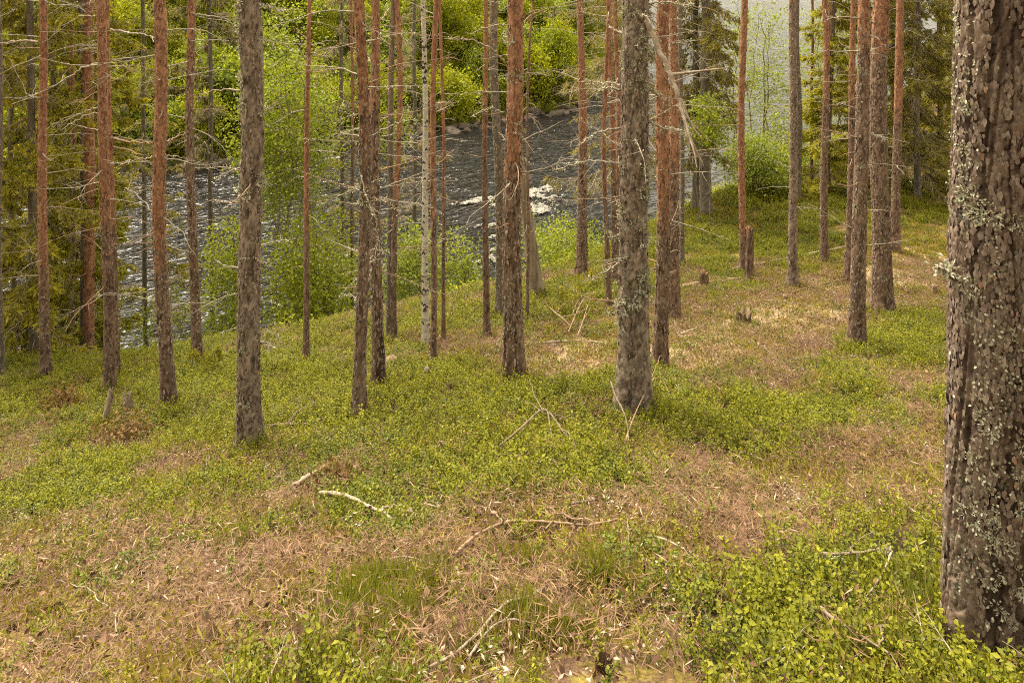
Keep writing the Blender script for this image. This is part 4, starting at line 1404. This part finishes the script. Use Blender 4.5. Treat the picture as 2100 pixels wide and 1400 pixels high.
def leafy_geo(rng, H, W, zlow, nst, nclump, nleaf, ll, gap=.5, lean=0.0, r0=.012, stem_w=.25):
    stems, crown = Geo(), Geo()
    paths = []
    for s in range(nst):
        a = rng.uniform(0, 6.28)
        rr = W * stem_w * rng.uniform(.1, 1)
        top = np.array([rr * math.cos(a) * 1.4 + lean, rr * math.sin(a) * 1.4, H * rng.uniform(.72, .97)])
        base = np.array([.12 * W * math.cos(a), .12 * W * math.sin(a), -.1])
        mid = base * .5 + top * .5 + rng.normal(0, .06 * W, 3)
        P = spline(np.array([base, mid, top]), 14)
        P[1:] += rng.normal(0, .008 * H, (13, 3)) * [1, 1, .2]
        V, Fq = tube(P, r0 * rng.uniform(.6, 1.2) * np.linspace(1, .2, 14), 6)
        stems.add(V, Fq, rng.uniform())
        paths.append(P)
    PP = np.concatenate(paths)
    C = rdir(rng, nclump) * rng.uniform(.15, 1.25, (nclump, 1)) ** .6
    C = C * np.array([W / 2, W / 2, (H - zlow) / 2]) + np.array([lean * .6, 0, (H + zlow) / 2])
    for c in C:
        dst = np.linalg.norm((PP - c) * [1, 1, .7] + [0, 0, .15], axis=1)
        k = int(np.argmin(dst))
        Q = spline(np.array([PP[k], (PP[k] + c) / 2 + rng.normal(0, .05, 3) + [0, 0, .04], c]), 6)
        V, Fq = tube(Q, .004 * np.linspace(1, .4, 6), 3)
        stems.add(V, Fq, rng.uniform())
        n = int(nleaf * rng.uniform(.5, 1.4))
        sp = W * .09 + .05
        pos = c + rng.normal(0, 1, (n, 3)) * [sp, sp, sp * .7]
        d = unit(rng.normal(0, 1, (n, 3)) + [0, 0, -.35])
        nrm = np.array([0, 0, 1.0]) + rng.normal(0, .55, (n, 3))
        L = ll * 1.4 * rng.uniform(.6, 1.2, n)
        tone = rng.uniform(.1, .75)
        blades(crown, pos, d, nrm, L, L * .62, np.clip(tone + rng.normal(0, .18, n), 0, 1), .15, .45)
    return stems, crown


def leafy(name, cat, u, Y, vtop, vlow, wpx, label, nst=4, nclump=60, nleaf=45, ll=.05, mat=None, smat=None, seed=0, lean=0.0, group=None, r0=.014, stem_w=.25):
    rng = np.random.default_rng(3000 + seed)
    B = foot(at_y(u, 500, Y)[0], Y)
    H = at_y(u, vtop, Y)[2] - B[2]
    zl = max(.05, at_y(u, vlow, Y)[2] - B[2])
    W = wpx / F * Y
    st, cr = leafy_geo(rng, H, W, zl, nst, nclump, nleaf, ll, lean=lean, r0=r0, stem_w=stem_w)
    root = tag(link(name, None, loc=B), label, cat, group)
    tag(link('stems', st.mesh('stems', smat or M_STICK_DARK), root), kind='stuff')
    link('crown', cr.mesh('crown', mat or M_LEAF, smooth=False), root)
    return root


leafy('young_birch', 'birch', 600, 15.5, 30, 480, 190, 'bright green young birch beside the stout left pine', 5, 190, 46, .055, seed=1, smat=M_SNAG, r0=.03, stem_w=.12)
leafy('alder_bush', 'alder', 640, 14.6, 440, 745, 190, 'dense bright green alder bush under the young birch', 9, 220, 50, .055, seed=2)
leafy('alder_bush', 'alder', 480, 14.6, 440, 740, 110, 'airy green alder bush leaning past the stout left pine over the water', 6, 130, 42, .05, seed=3, lean=-.1)
leafy('alder_bush', 'alder', 560, 16, 150, 420, 130, 'light green alder crown showing right behind the stout left pine', 4, 80, 50, .055, seed=13)
leafy('willow_bush', 'willow', 330, 14.2, 600, 760, 190, 'sparse willow twigs before the rippled pool at left', 6, 70, 24, .045, M_LEAF_B, seed=4)
leafy('willow_bush', 'willow', 845, 15.5, 450, 690, 110, 'green willow bush wrapping the foot of the white birch', 8, 120, 45, .05, M_LEAF_B, seed=5)
leafy('willow_bush', 'willow', 945, 16.5, 480, 690, 100, 'light willow bush right of the pole-thin pine at the waterline', 7, 100, 42, .05, M_LEAF_B, seed=6)
leafy('willow_bush', 'willow', 1070, 19, 390, 560, 120, 'thin-leaved willow standing before the white foam', 7, 36, 22, .05, M_LEAF_B, seed=7)
leafy('alder_bush', 'alder', 1160, 17.5, 455, 600, 150, 'low bright alder bush on the shore below the lone red pine', 8, 150, 50, .05, seed=8)
leafy('alder_bush', 'alder', 1450, 15.5, 205, 320, 90, 'fresh green leafy spray in front of the dull spruce trunks', 3, 40, 40, .055, seed=9)
leafy('alder_bush', 'alder', 1550, 18.2, 285, 480, 130, 'rounded dense green bush under the bright orange pine', 9, 110, 60, .055, M_LEAF_B, seed=10)
leafy('river_birch', 'birch', 1560, 24, -30, 300, 150, 'airy birch crown with a thin stem before the pale river', 3, 150, 32, .06, M_LEAF_B, seed=11, r0=.04, stem_w=.1)
leafy('river_birch', 'birch', 1665, 26, -30, 330, 90, 'second airy birch, partly behind the grey brown slim pine', 3, 120, 32, .06, M_LEAF_B, seed=12, r0=.04, stem_w=.1)
leafy('river_birch', 'birch', 1508, 27, -30, 300, 90, 'narrow birch crown left of the bright orange pine, over the pale river', 3, 60, 30, .06, M_LEAF_B, seed=16, r0=.04, stem_w=.1)
leafy('river_birch', 'birch', 1718, 29, -40, 260, 100, 'birch crown beside the thin red pine at upper right', 3, 110, 34, .06, M_LEAF, seed=17, r0=.04, stem_w=.1)
leafy('alder_bush', 'alder', 1595, 22, 240, 420, 90, 'tall leafy alder between the bright orange pine and the grey brown slim pine', 6, 60, 36, .055, M_LEAF, seed=18)
leafy('alder_bush', 'alder', 800, 18, 180, 340, 80, 'green leafy spray between the reddish pair and the white birch', 3, 30, 40, .055, seed=14)
leafy('alder_bush', 'alder', 1640, 20, 300, 480, 110, 'low green bush behind the grey brown slim pine', 7, 50, 50, .05, M_LEAF_B, seed=15)


def behind(u):
    """which near trunks a thing on the far bank shows between"""
    for edge, say in ((110, 'left of the first orange pine'), (230, 'behind the red pair'), (340, 'left of the bright orange pine'), (400, 'left of the thin brown pine'), (515, 'left of the stout left pine'), (630, 'behind the green birch'),
                      (740, 'left of the reddish pair'), (870, 'left of the white birch'), (1000, 'right of the white birch'), (1060, 'behind the stout central pine'), (1195, 'left of the lone red pine')):
        if u < edge:
            return say
    return 'right of the lone red pine'


def far_bushes():
    rng = np.random.default_rng(44)
    kinds = []
    for k in range(5):
        st, cr = leafy_geo(rng, 2.4, 2.2, .15, 6, 75, 42, .12, r0=.02)
        kinds.append((st.mesh('stems', M_STICK_DARK), cr.mesh('crown', (M_FARLEAF, M_LEAF, M_FARLEAF, M_LEAF_B, M_FARLEAF)[k], smooth=False)))
    tries = 0
    made = 0
    while made < 210 and tries < 5000:
        tries += 1
        X = rng.uniform(-30, 9)
        Y = far_shore(X) + 1.2 + rng.uniform(0, 1) ** 1.4 * 20
        P = foot(X, Y)
        u, v = project(P)
        if not (-80 < u < 1400 and -60 < v < 400):
            continue
        if rng.uniform() > .35 + .9 * fbm(X * .35, Y * .35, 61):
            continue
        st, cr = kinds[made % 5]
        s = rng.uniform(.35, .95)
        o = tag(link('far_bank_shrub', None, loc=P), ('yellow green', 'fresh green', 'yellow green', 'grey green', 'yellow green')[made % 5] + ' leafy shrub ' + ('by the far waterline ' if Y - far_shore(X) < 4 else 'partway up the far bank ' if Y - far_shore(X) < 9 else 'high on the far bank ') + behind(u), 'shrub', 'shrubs on the far bank')
        o.scale = (s * rng.uniform(.7, 1.3), s * rng.uniform(.7, 1.3), s * rng.uniform(.7, 1.7))
        o.rotation_euler = (rng.normal(0, .12), rng.normal(0, .12), rng.uniform(0, 6.28))
        tag(link('stems', st, o), kind='stuff')
        link('crown', cr, o)
        made += 1


far_bushes()


def far_trees():
    for k, (u, Y, w, lab) in enumerate([
        (255, 38, 7, 'slim grey trunk on the far bank behind the red pair'),
        (470, 41, 8, 'grey trunk on the far bank behind the beard lichen spruce'),
        (675, 44, 7, 'thin grey trunk on the far bank right of the green birch'),
        (950, 45, 8, 'faint grey trunk on the far bank between the thin pines'),
        (1120, 50, 8, 'faint grey trunk on the far bank right of the stout central pine'),
    ]):
        spruce(u, Y, w, lab, 1.5, M_SPRUCE_D, n=26, seed=40 + k, green=.45, grey=1, zlow=1.0, twl=.8, droop=.6, group='spruces on the far bank')


far_trees()


# ------------------------------------------------------------------ stones of the far shore
def rock_mesh(rng, k):
    import bmesh
    bm = bmesh.new()
    bmesh.ops.create_icosphere(bm, subdivisions=3, radius=1)
    off = rng.uniform(0, 50)
    sc = np.array([1, rng.uniform(.7, 1), rng.uniform(.5, .75)])
    pl = [(unit(rng.normal(0, 1, 3)), rng.uniform(.6, .9)) for _ in range(7)]
    for v in bm.verts:
        p = np.array(v.co)
        for nn, dd in pl:
            e = p @ nn - dd
            if e > 0:
                p = p - nn * e * .85
        p = p * (1 + .10 * math.sin(3 * p[0] + off) + .06 * math.sin(5 * p[1] + 2 * off)) * sc
        v.co = p
    me = bpy.data.meshes.new('rock')
    bm.to_mesh(me)
    bm.free()
    me.materials.append(M_ROCK)
    return me


def rocks():
    rng = np.random.default_rng(17)
    kinds = [rock_mesh(rng, k) for k in range(7)]
    n = 0
    for k in range(260):
        X = rng.uniform(-20, 7)
        row = rng.uniform()
        Y = far_shore(X) + rng.normal(.45, .7)
        s = rng.uniform(.12, .34) * (1.3 if rng.uniform() < .12 else 1)
        z = max(float(land(X, Y)), -.05)
        o = tag(link('shore_rock', kinds[k % 7], loc=(X, Y, z + s * .12)), ('small' if s < .22 else 'large') + ' brown stone along the far waterline ' + behind(project((X, Y, z))[0]), 'rock', 'stones along the far waterline')
        o.scale = (s, s, s)
        o.rotation_euler = (rng.normal(0, .25), rng.normal(0, .25), rng.uniform(0, 6.28))
    for k, (u, v, s) in enumerate([(425, 345, .45), (390, 352, .30)]):
        p = water_pt(u, v)
        o = tag(link('shore_rock', kinds[k], loc=(p[0], p[1], .1)), ['large pale stone at the far waterline above the dark pool', 'dark wet stone at the far waterline beside the thin brown pine'][k], 'rock')
        o.scale = (s, s, s * .8)


rocks()


# ------------------------------------------------------------------ fallen sticks, logs and stumps
def stick(name, label, cat, pix, wpx, mat, lift=.02, forks=(), lich=0, seed=0, group=None, taper=.45):
    rng = np.random.default_rng(7000 + seed)
    P0 = [hit(u, v) for u, v in pix]
    B = P0[0].copy()
    Y = float(np.mean([p[1] for p in P0]))
    r = wpx * .82 / 2 / F * Y
    lifts = lift if hasattr(lift, '__len__') else [lift] * len(pix)
    # a raised point stands above its own footing
    P = np.array([p + np.array([0, 0, r * .6 + l + .008]) for p, l in zip(P0, lifts)])
    Q = spline(P, 7 * len(pix))
    Q += np.cumsum(rng.normal(0, r * .10, Q.shape), 0) * .5 + rng.normal(0, r * .10, Q.shape)
    rad = r * np.linspace(1, taper, len(Q)) * (1 + .12 * rng.normal(size=len(Q)))
    geo = Geo()
    V, Fq = tube(Q, rad, 8)
    V = V + rng.normal(0, r * .05, V.shape)
    geo.add(V, Fq)
    for end, sgn in ((0, 1), (len(Q) - 1, -1)):
        ring = np.arange(8) + end * 8
        geo.Ft.append(np.stack([ring, np.roll(ring, -sgn), np.full(8, geo.n)], -1) if True else None)
        geo.V.append(Q[end][None])
        geo.var.append(np.array([.5]))
        geo.n += 1
    for f in forks:
        fp = np.array([hit(u, v) + np.array([0, 0, r * .5 + l]) for u, v, l in f])
        k = int(np.argmin(np.linalg.norm(Q - fp[0], axis=1)))
        fp[0] = Q[k]
        S = spline(fp, 5 * len(fp))
        S[1:] += rng.normal(0, r * .12, (len(S) - 1, 3))
        V, Fq = tube(S + np.cumsum(rng.normal(0, .006, S.shape), 0), r * .6 * np.linspace(1, .3, len(S)), 6)
        geo.add(V, Fq)
    o = tag(link(name, geo.mesh(name, mat, B), loc=B), label, cat, group)
    if lich:
        lg = Geo()
        add_lichen_on(lg, rng, Q - B, lich, .016, .008)
        tag(link('lichen', lg.mesh('lichen', M_LICHEN, smooth=False), o), kind='stuff')
    return o


GS = 'fallen sticks on the slope'
stick('fallen_branch', 'short thick bleached branch lying left of the orange needle clump', 'stick', [(602, 1028), (632, 1006), (666, 984)], 14, M_STICK, .075, seed=1, group=GS)
stick('fallen_branch', 'pale bent bare branch with a small fork, just below the thick bleached one', 'stick', [(655, 1045), (712, 1052), (760, 1075), (785, 1086), (803, 1106)], 11, M_STICK, .085, [[(785, 1086, .08), (802, 1078, .09), (826, 1080, .09)]], seed=2, group=GS)
stick('fallen_branch', 'long brown arched branch across the centre foreground', 'stick', [(932, 1166), (985, 1120), (1045, 1096), (1130, 1098), (1205, 1103), (1266, 1090)], 9, M_DEAD_BROWN, .05,
      [[(1045, 1096, .05), (1010, 1065, .07), (992, 1018, .09)], [(1205, 1103, .05), (1150, 1085, .07), (1118, 1062, .09)], [(1130, 1098, .05), (1080, 1120, .02)]], seed=3, group=GS)
stick('fallen_branch', 'smooth tan branch slanting down to the bottom edge at centre', 'stick', [(1118, 1230), (1078, 1255), (1035, 1268), (985, 1325), (935, 1372), (880, 1405)], 10, M_STICK, .04, seed=4, group=GS, taper=.6)
stick('fallen_branch', 'grey thin forked branch just right of the smooth tan one', 'stick', [(962, 1378), (995, 1330), (1025, 1305), (1060, 1300), (1095, 1318)], 7, M_DEAD, .04, [[(1025, 1305, .04), (1050, 1285, .05), (1080, 1282, .03)]], seed=5, group=GS)
stick('fallen_branch', 'thin grey stick at the bottom edge left of the smooth tan branch', 'stick', [(912, 1352), (880, 1378), (855, 1405)], 7, M_DEAD_BROWN, .03, seed=6, group=GS)
stick('dead_branch', 'tangled grey dead branch propped up among the bilberries below the big lichened pine', 'branch', [(1022, 932), (1070, 916), (1108, 899), (1128, 906), (1152, 926), (1182, 942)], 5.5, M_STICK_DARK, [.04, .12, .19, .19, .14, .06],
      [[(1128, 906, .19), (1142, 893, .20), (1165, 885, .18), (1200, 890, .14), (1234, 887, .08)], [(1108, 899, .19), (1090, 876, .20), (1062, 852, .16)], [(1120, 903, .18), (1124, 940, .10), (1112, 976, .04)],
       [(1165, 885, .18), (1180, 896, .12), (1205, 912, .06)], [(1152, 926, .14), (1172, 950, .1), (1178, 990, .03)], [(1090, 876, .20), (1086, 840, .22), (1096, 802, .18)]], lich=40, seed=7)
stick('dead_branch', 'pale dead stick leaning against the foot of the big lichened pine on its left', 'branch', [(1252, 834), (1262, 856), (1282, 884), (1290, 918)], 6, M_STICK_DARK, [.2, .16, .1, .03], [[(1265, 860, .22), (1285, 850, .24)]], lich=24, seed=8)
stick('dead_branch', 'thin brown stick arching up beside the foot of the big lichened pine on its right', 'branch', [(1280, 925), (1302, 884), (1328, 842), (1342, 822), (1360, 818), (1378, 834)], 4, M_DEAD_BROWN, [.03, .12, .18, .18, .15, .05], [[(1325, 840, .25), (1345, 800, .3), (1352, 785, .3)]], seed=9)
stick('fallen_branch', 'rough brown stick at the bottom right among bright leaves', 'stick', [(1682, 1302), (1712, 1330), (1742, 1348), (1822, 1405)], 11, M_STICK_DARK, .09, [[(1790, 1375, .09), (1810, 1358, .10)]], seed=10, group=GS)
stick('fallen_branch', 'lichen-crusted twig lying across the bright leaves near the massive trunk', 'stick', [(1680, 1188), (1720, 1190), (1770, 1186), (1812, 1178), (1828, 1184)], 8, M_STICK_DARK, .10, [[(1740, 1190, .10), (1748, 1160, .12), (1790, 1155, .12)]], lich=90, seed=11, group=GS)
stick('fallen_branch', 'pale thin stick slanting down from the lichen-crusted twig', 'stick', [(1828, 1184), (1812, 1225), (1792, 1262), (1774, 1284)], 6, M_STICK, .10, lich=14, seed=12, group=GS)
stick('fallen_branch', 'thin brown stick at the lower left lying flat on needles', 'stick', [(-20, 1318), (40, 1332), (100, 1338), (160, 1332)], 7, M_DEAD_BROWN, .02, seed=13, group=GS)
stick('fallen_branch', 'straight stick with a knotted end at the lower left', 'stick', [(60, 1330), (130, 1322), (190, 1318), (248, 1315)], 7, M_DEAD, .02, [[(235, 1316, .02), (200, 1275, .03), (165, 1240, .03), (110, 1208, .03)]], seed=14, group=GS)
stick('fallen_branch', 'pale stick at the very bottom left corner', 'stick', [(32, 1362), (50, 1385), (68, 1410)], 8, M_STICK, .02, seed=15, group=GS)
stick('fallen_branch', 'pale tapered stick on brown needles right of the arched branch', 'stick', [(1332, 1117), (1365, 1124), (1400, 1142), (1452, 1168)], 7, M_STICK, .03, seed=16, group=GS)
stick('fallen_branch', 'dark straight stick half buried below the tangled dead branch', 'stick', [(1128, 1060), (1180, 1048), (1252, 1034)], 8, M_STICK_DARK, .03, seed=17, group=GS)
stick('fallen_branch', 'thin curved grey stick left of the haircap tufts', 'stick', [(798, 1172), (825, 1164), (850, 1168), (890, 1182)], 6, M_DEAD, .04, seed=18, group=GS)
stick('fallen_branch', 'dark lichened rotten stick right of the stout left pine', 'stick', [(538, 893), (580, 884), (628, 884), (672, 868)], 9, M_STICK_DARK, .05, [[(600, 884, .05), (620, 872, .1), (650, 862, .12)]], lich=40, seed=19, group=GS)
stick('fallen_branch', 'pale stick at the left edge below the rusty dry bush', 'stick', [(-15, 878), (15, 872), (42, 868)], 6, M_STICK, .03, seed=20, group=GS)
stick('fallen_branch', 'thin stick in front of the plated grey foot on the right', 'stick', [(1620, 748), (1680, 740), (1720, 742), (1768, 738)], 5, M_DEAD, .04, lich=20, seed=21, group=GS)
stick('fallen_branch', 'small dead twig on the needles right of the path', 'stick', [(1650, 860), (1720, 862), (1802, 872)], 4, M_DEAD, .05, lich=20, seed=22, group=GS)
stick('fallen_branch', 'thin straight twig beside the mossy broken stump', 'stick', [(1625, 604), (1680, 590), (1732, 578)], 4, M_DEAD_BROWN, .03, seed=23, group=GS)
stick('fallen_branch', 'long pale twig on the moss behind the stout central pine', 'stick', [(1095, 712), (1140, 708), (1190, 706), (1240, 710)], 5, M_STICK, .03, seed=24, group=GS)
stick('fallen_branch', 'pale short stick on the brown trail', 'stick', [(1395, 692), (1428, 680), (1462, 668)], 7, M_STICK, .02, seed=25, group=GS)
stick('fallen_branch', 'thin grey twig on needles below the massive trunk patch', 'stick', [(1900, 1085), (1870, 1062), (1850, 1048)], 6, M_DEAD, .03, seed=26, group=GS)
stick('fallen_branch', 'thin brown twig by the massive trunk lying over pale moss', 'stick', [(1935, 800), (1890, 806), (1850, 800)], 7, M_DEAD_BROWN, .03, [[(1890, 806, .03), (1860, 822, .02)]], seed=27, group=GS)
stick('fallen_log', 'long pale fallen log crossing behind the right-hand slim pines', 'log', [(1497, 556), (1560, 543), (1630, 530), (1690, 517), (1735, 508)], 8, M_SNAG, .0, seed=30, taper=.8)
stick('fallen_log', 'mossy reddish fallen log behind the big lichened pine', 'log', [(1190, 612), (1260, 603), (1330, 597), (1395, 592), (1440, 583), (1520, 574)], 11, M_DEAD_BROWN, .0, seed=31, taper=.8)
for k, (pts, lab) in enumerate([
    ([(1165, 692), (1182, 668), (1198, 645), (1206, 632)], 'thickest root of the small brush pile below the lone red pine'),
    ([(1128, 640), (1140, 668), (1156, 694), (1170, 706)], 'bent branch on the left side of the small brush pile'),
    ([(1150, 660), (1175, 672), (1205, 668)], 'short branch lying across the small brush pile'),
    ([(1185, 700), (1196, 684), (1206, 660)], 'upright forked branch at the right end of the small brush pile'),
]):
    stick('brush_branch', lab, 'branch', pts, 3.6, M_DEAD_BROWN, [.05, .15, .22, .2][:len(pts)], [[(*pts[1], .15), (pts[1][0] + 18, pts[1][1] - 14, .25)]], seed=40 + k, group='branches of the brush pile')


def stump(name, label, u, v, hpx, wpx, mat, jag=.25, seed=0, tip=None, lean=0.0, cat='stump'):
    rng = np.random.default_rng(8000 + seed)
    B = hit(u, v)
    H, r = hpx / F * B[1], wpx / 2 / F * B[1]
    n, m = 26, 14
    th = np.linspace(0, 2 * np.pi, n, endpoint=False)
    topz = H * (1 - jag * rng.uniform(0, 1, n) * (.5 + .5 * np.sin(th * 2 + rng.uniform(0, 6))))
    V = []
    for k in range(m):
        t = k / (m - 1)
        z = -.08 + (topz + .08) * t
        rr = r * (1.25 - .3 * t) * (1 + .10 * np.sin(th * 5 + seed) + .06 * rng.normal(size=n))
        V.append(np.stack([rr * np.cos(th) + lean * H * t, rr * np.sin(th), z], -1))
    V.append(np.stack([r * .45 * np.cos(th) + lean * H, r * .45 * np.sin(th), topz - .35 * H * jag - .01], -1))
    V = np.concatenate(V)
    i, j = np.meshgrid(np.arange(m), np.arange(n), indexing='ij')
    F4 = np.stack([i * n + j, i * n + (j + 1) % n, (i + 1) * n + (j + 1) % n, (i + 1) * n + j], -1).reshape(-1, 4)
    cap = np.stack([m * n + np.arange(n), m * n + (np.arange(n) + 1) % n, np.full(n, len(V))], -1)
    V = np.concatenate([V, [[lean * H, 0, H * (1 - jag * .7) - .02]]])
    root = tag(link(name, None, loc=B), label, cat)
    link('wood', mesh_np('wood', V, [F4, cap], mat, {'plate': rng.uniform(0, 1, len(V)), 'orange': np.zeros(len(V)), 'lich': np.full(len(V), .1)}), root)
    if tip:
        g = Geo()
        k = 16
        a = rng.uniform(0, 6.28, k)
        pos = np.stack([r * .7 * np.cos(a), r * .7 * np.sin(a), np.full(k, H * .92)], -1)
        blades(g, pos, np.array([0, 0, 1.0]) + rng.normal(0, .35, (k, 3)), rdir(rng, k, -.1, .1), H * rng.uniform(.03, .10, k), r * .5, rng.uniform(0, 1, k), .3)
        link('splintered_top', g.mesh('splintered_top', tip), root)
    return root


M_STUMP = plain_mat('rotten stump wood', (0.05, 0.034, 0.02), (0.24, 0.165, 0.10), 16, 0.9, 0.1, (1, 1, 0.25), 0.8, 0.03)
M_SPLINTER = leaf_mat('fresh orange splinters', (0.40, 0.17, 0.06), (0.62, 0.34, 0.16), 0.1, .8, .1)
stump('broken_trunk', 'slim broken trunk with splintered orange top beside the bright orange pine', 1537, 580, 120, 14, M_BARK_RED, .08, 1, M_SPLINTER, cat='broken tree')
stump('tree_stump', 'upright brown stump in front of the mossy reddish log', 1443, 588, 34, 18, M_STUMP, .45, 2, M_SPLINTER)
stump('tree_stump', 'mossy broken stump with roots beside the brown trail', 1518, 658, 26, 30, M_STUMP, .9, 3, M_MOSS, lean=.3)
stump('tree_stump', 'jagged grey brown stump between the red pair and the bright orange pine', 262, 846, 46, 17, M_SNAG, .5, 4)
stump('tree_stump', 'thin twisted grey snag stub below the red pair', 210, 868, 78, 11, M_SNAG, .3, 5, lean=.28)
stump('tree_stump', 'small dark stub with pale top in front of the slim red brown pine', 875, 786, 34, 11, M_STICK_DARK, .1, 6)
stump('tree_stump', 'low reddish rotten stump right of the black pine foot', 803, 752, 20, 26, M_DEAD_BROWN, .5, 7)
stump('tree_stump', 'small reddish stub on the mossy rise beside the massive trunk', 1916, 604, 22, 11, M_DEAD_BROWN, .4, 8)
stump('tree_stump', 'tiny red brown stub right of the mossy broken stump', 1610, 618, 14, 9, M_DEAD_BROWN, .4, 9)


def rusty_bush(u, v, wpx, hpx, label, seed):
    rng = np.random.default_rng(seed)
    B = hit(u, v)
    W, H = wpx / F * B[1], hpx / F * B[1]
    st, cr = leafy_geo(rng, H, W, .02, 9, 34, 26, .03, r0=.004)
    root = tag(link('dry_bush', None, loc=B), label, 'bush')
    tag(link('stems', st.mesh('stems', M_DEAD_BROWN), root), kind='stuff')
    link('crown', cr.mesh('crown', M_RUST, smooth=False), root)


rusty_bush(127, 845, 62, 38, 'rusty brown dry bush among green bilberries near the left edge', 1)
rusty_bush(250, 905, 110, 22, 'low rusty dry bush below the jagged stump', 2)
rusty_bush(688, 1003, 34, 14, 'orange clump of dead pine needles beside the thick bleached branch', 3)


# ------------------------------------------------------------------ cones and loose twigs
def cone_mesh():
    g = Geo()
    n = 70
    for k in range(n):
        t = k / n
        a = k * 2.39996
        rr = .014 * math.sin(math.pi * (.12 + .82 * t)) + .002
        p = np.array([rr * .4 * math.cos(a), rr * .4 * math.sin(a), .045 * t])
        d = np.array([math.cos(a), math.sin(a), .55 - .3 * (1 - t)])
        blades(g, [p], [d], [[0, 0, 1.0]], rr * 1.15 + .002, .010, rng.uniform(), -.25, .7)
    V, Fq = tube([[0, 0, -.001], [0, 0, .02], [0, 0, .046]], [.006, .008, .002], 8)
    g.add(V, Fq)
    return g.mesh('pine_cone', M_CONE, smooth=False)


CONE = cone_mesh()
rc = np.random.default_rng(8)
for (u, v) in [(125, 1252), (298, 1185), (508, 1278), (15, 1295), (722, 1282), (1220, 1108), (1340, 1190), (1590, 1015), (1580, 1005), (1440, 1295), (1390, 955), (1545, 1095), (640, 1300), (1135, 1270), (580, 1235), (1290, 1280), (180, 1195), (1250, 1390)]:
    p = hit(u, v)
    o = tag(link('pine_cone', CONE, loc=p + [0, 0, .016]), 'small dark open pine cone lying on the needle litter', 'pine cone', 'pine cones on the litter')
    o.rotation_euler = (math.pi / 2 + rc.normal(0, .3), 0, rc.uniform(0, 6.28))
    s = rc.uniform(1.0, 1.35)
    o.scale = (s, s, s)


def twig_litter():
    rng = np.random.default_rng(15)
    srcs = []
    for k in range(4):
        g, _ = branch_geo(rng, .26, .0040, .15, .05, 3, curl=.16, n=8, sides=4)
        srcs.append(source('loose twig', g, (M_DEAD, M_DEAD_BROWN, M_STICK_DARK, M_DEAD)[k], True))
    X, Y, Z = field(11, -7, 12, 1.8, 12, rng)
    k = Y < crest(X)
    P = np.stack([X, Y, Z + .018], -1)[k]
    scatter('twig_litter', 'thin loose grey twigs strewn over the forest floor', 'twigs', srcs, P, rng.uniform(0, 6.28, len(P)), .12, rng.uniform(.4, 1.0, len(P)), rng)


twig_litter()
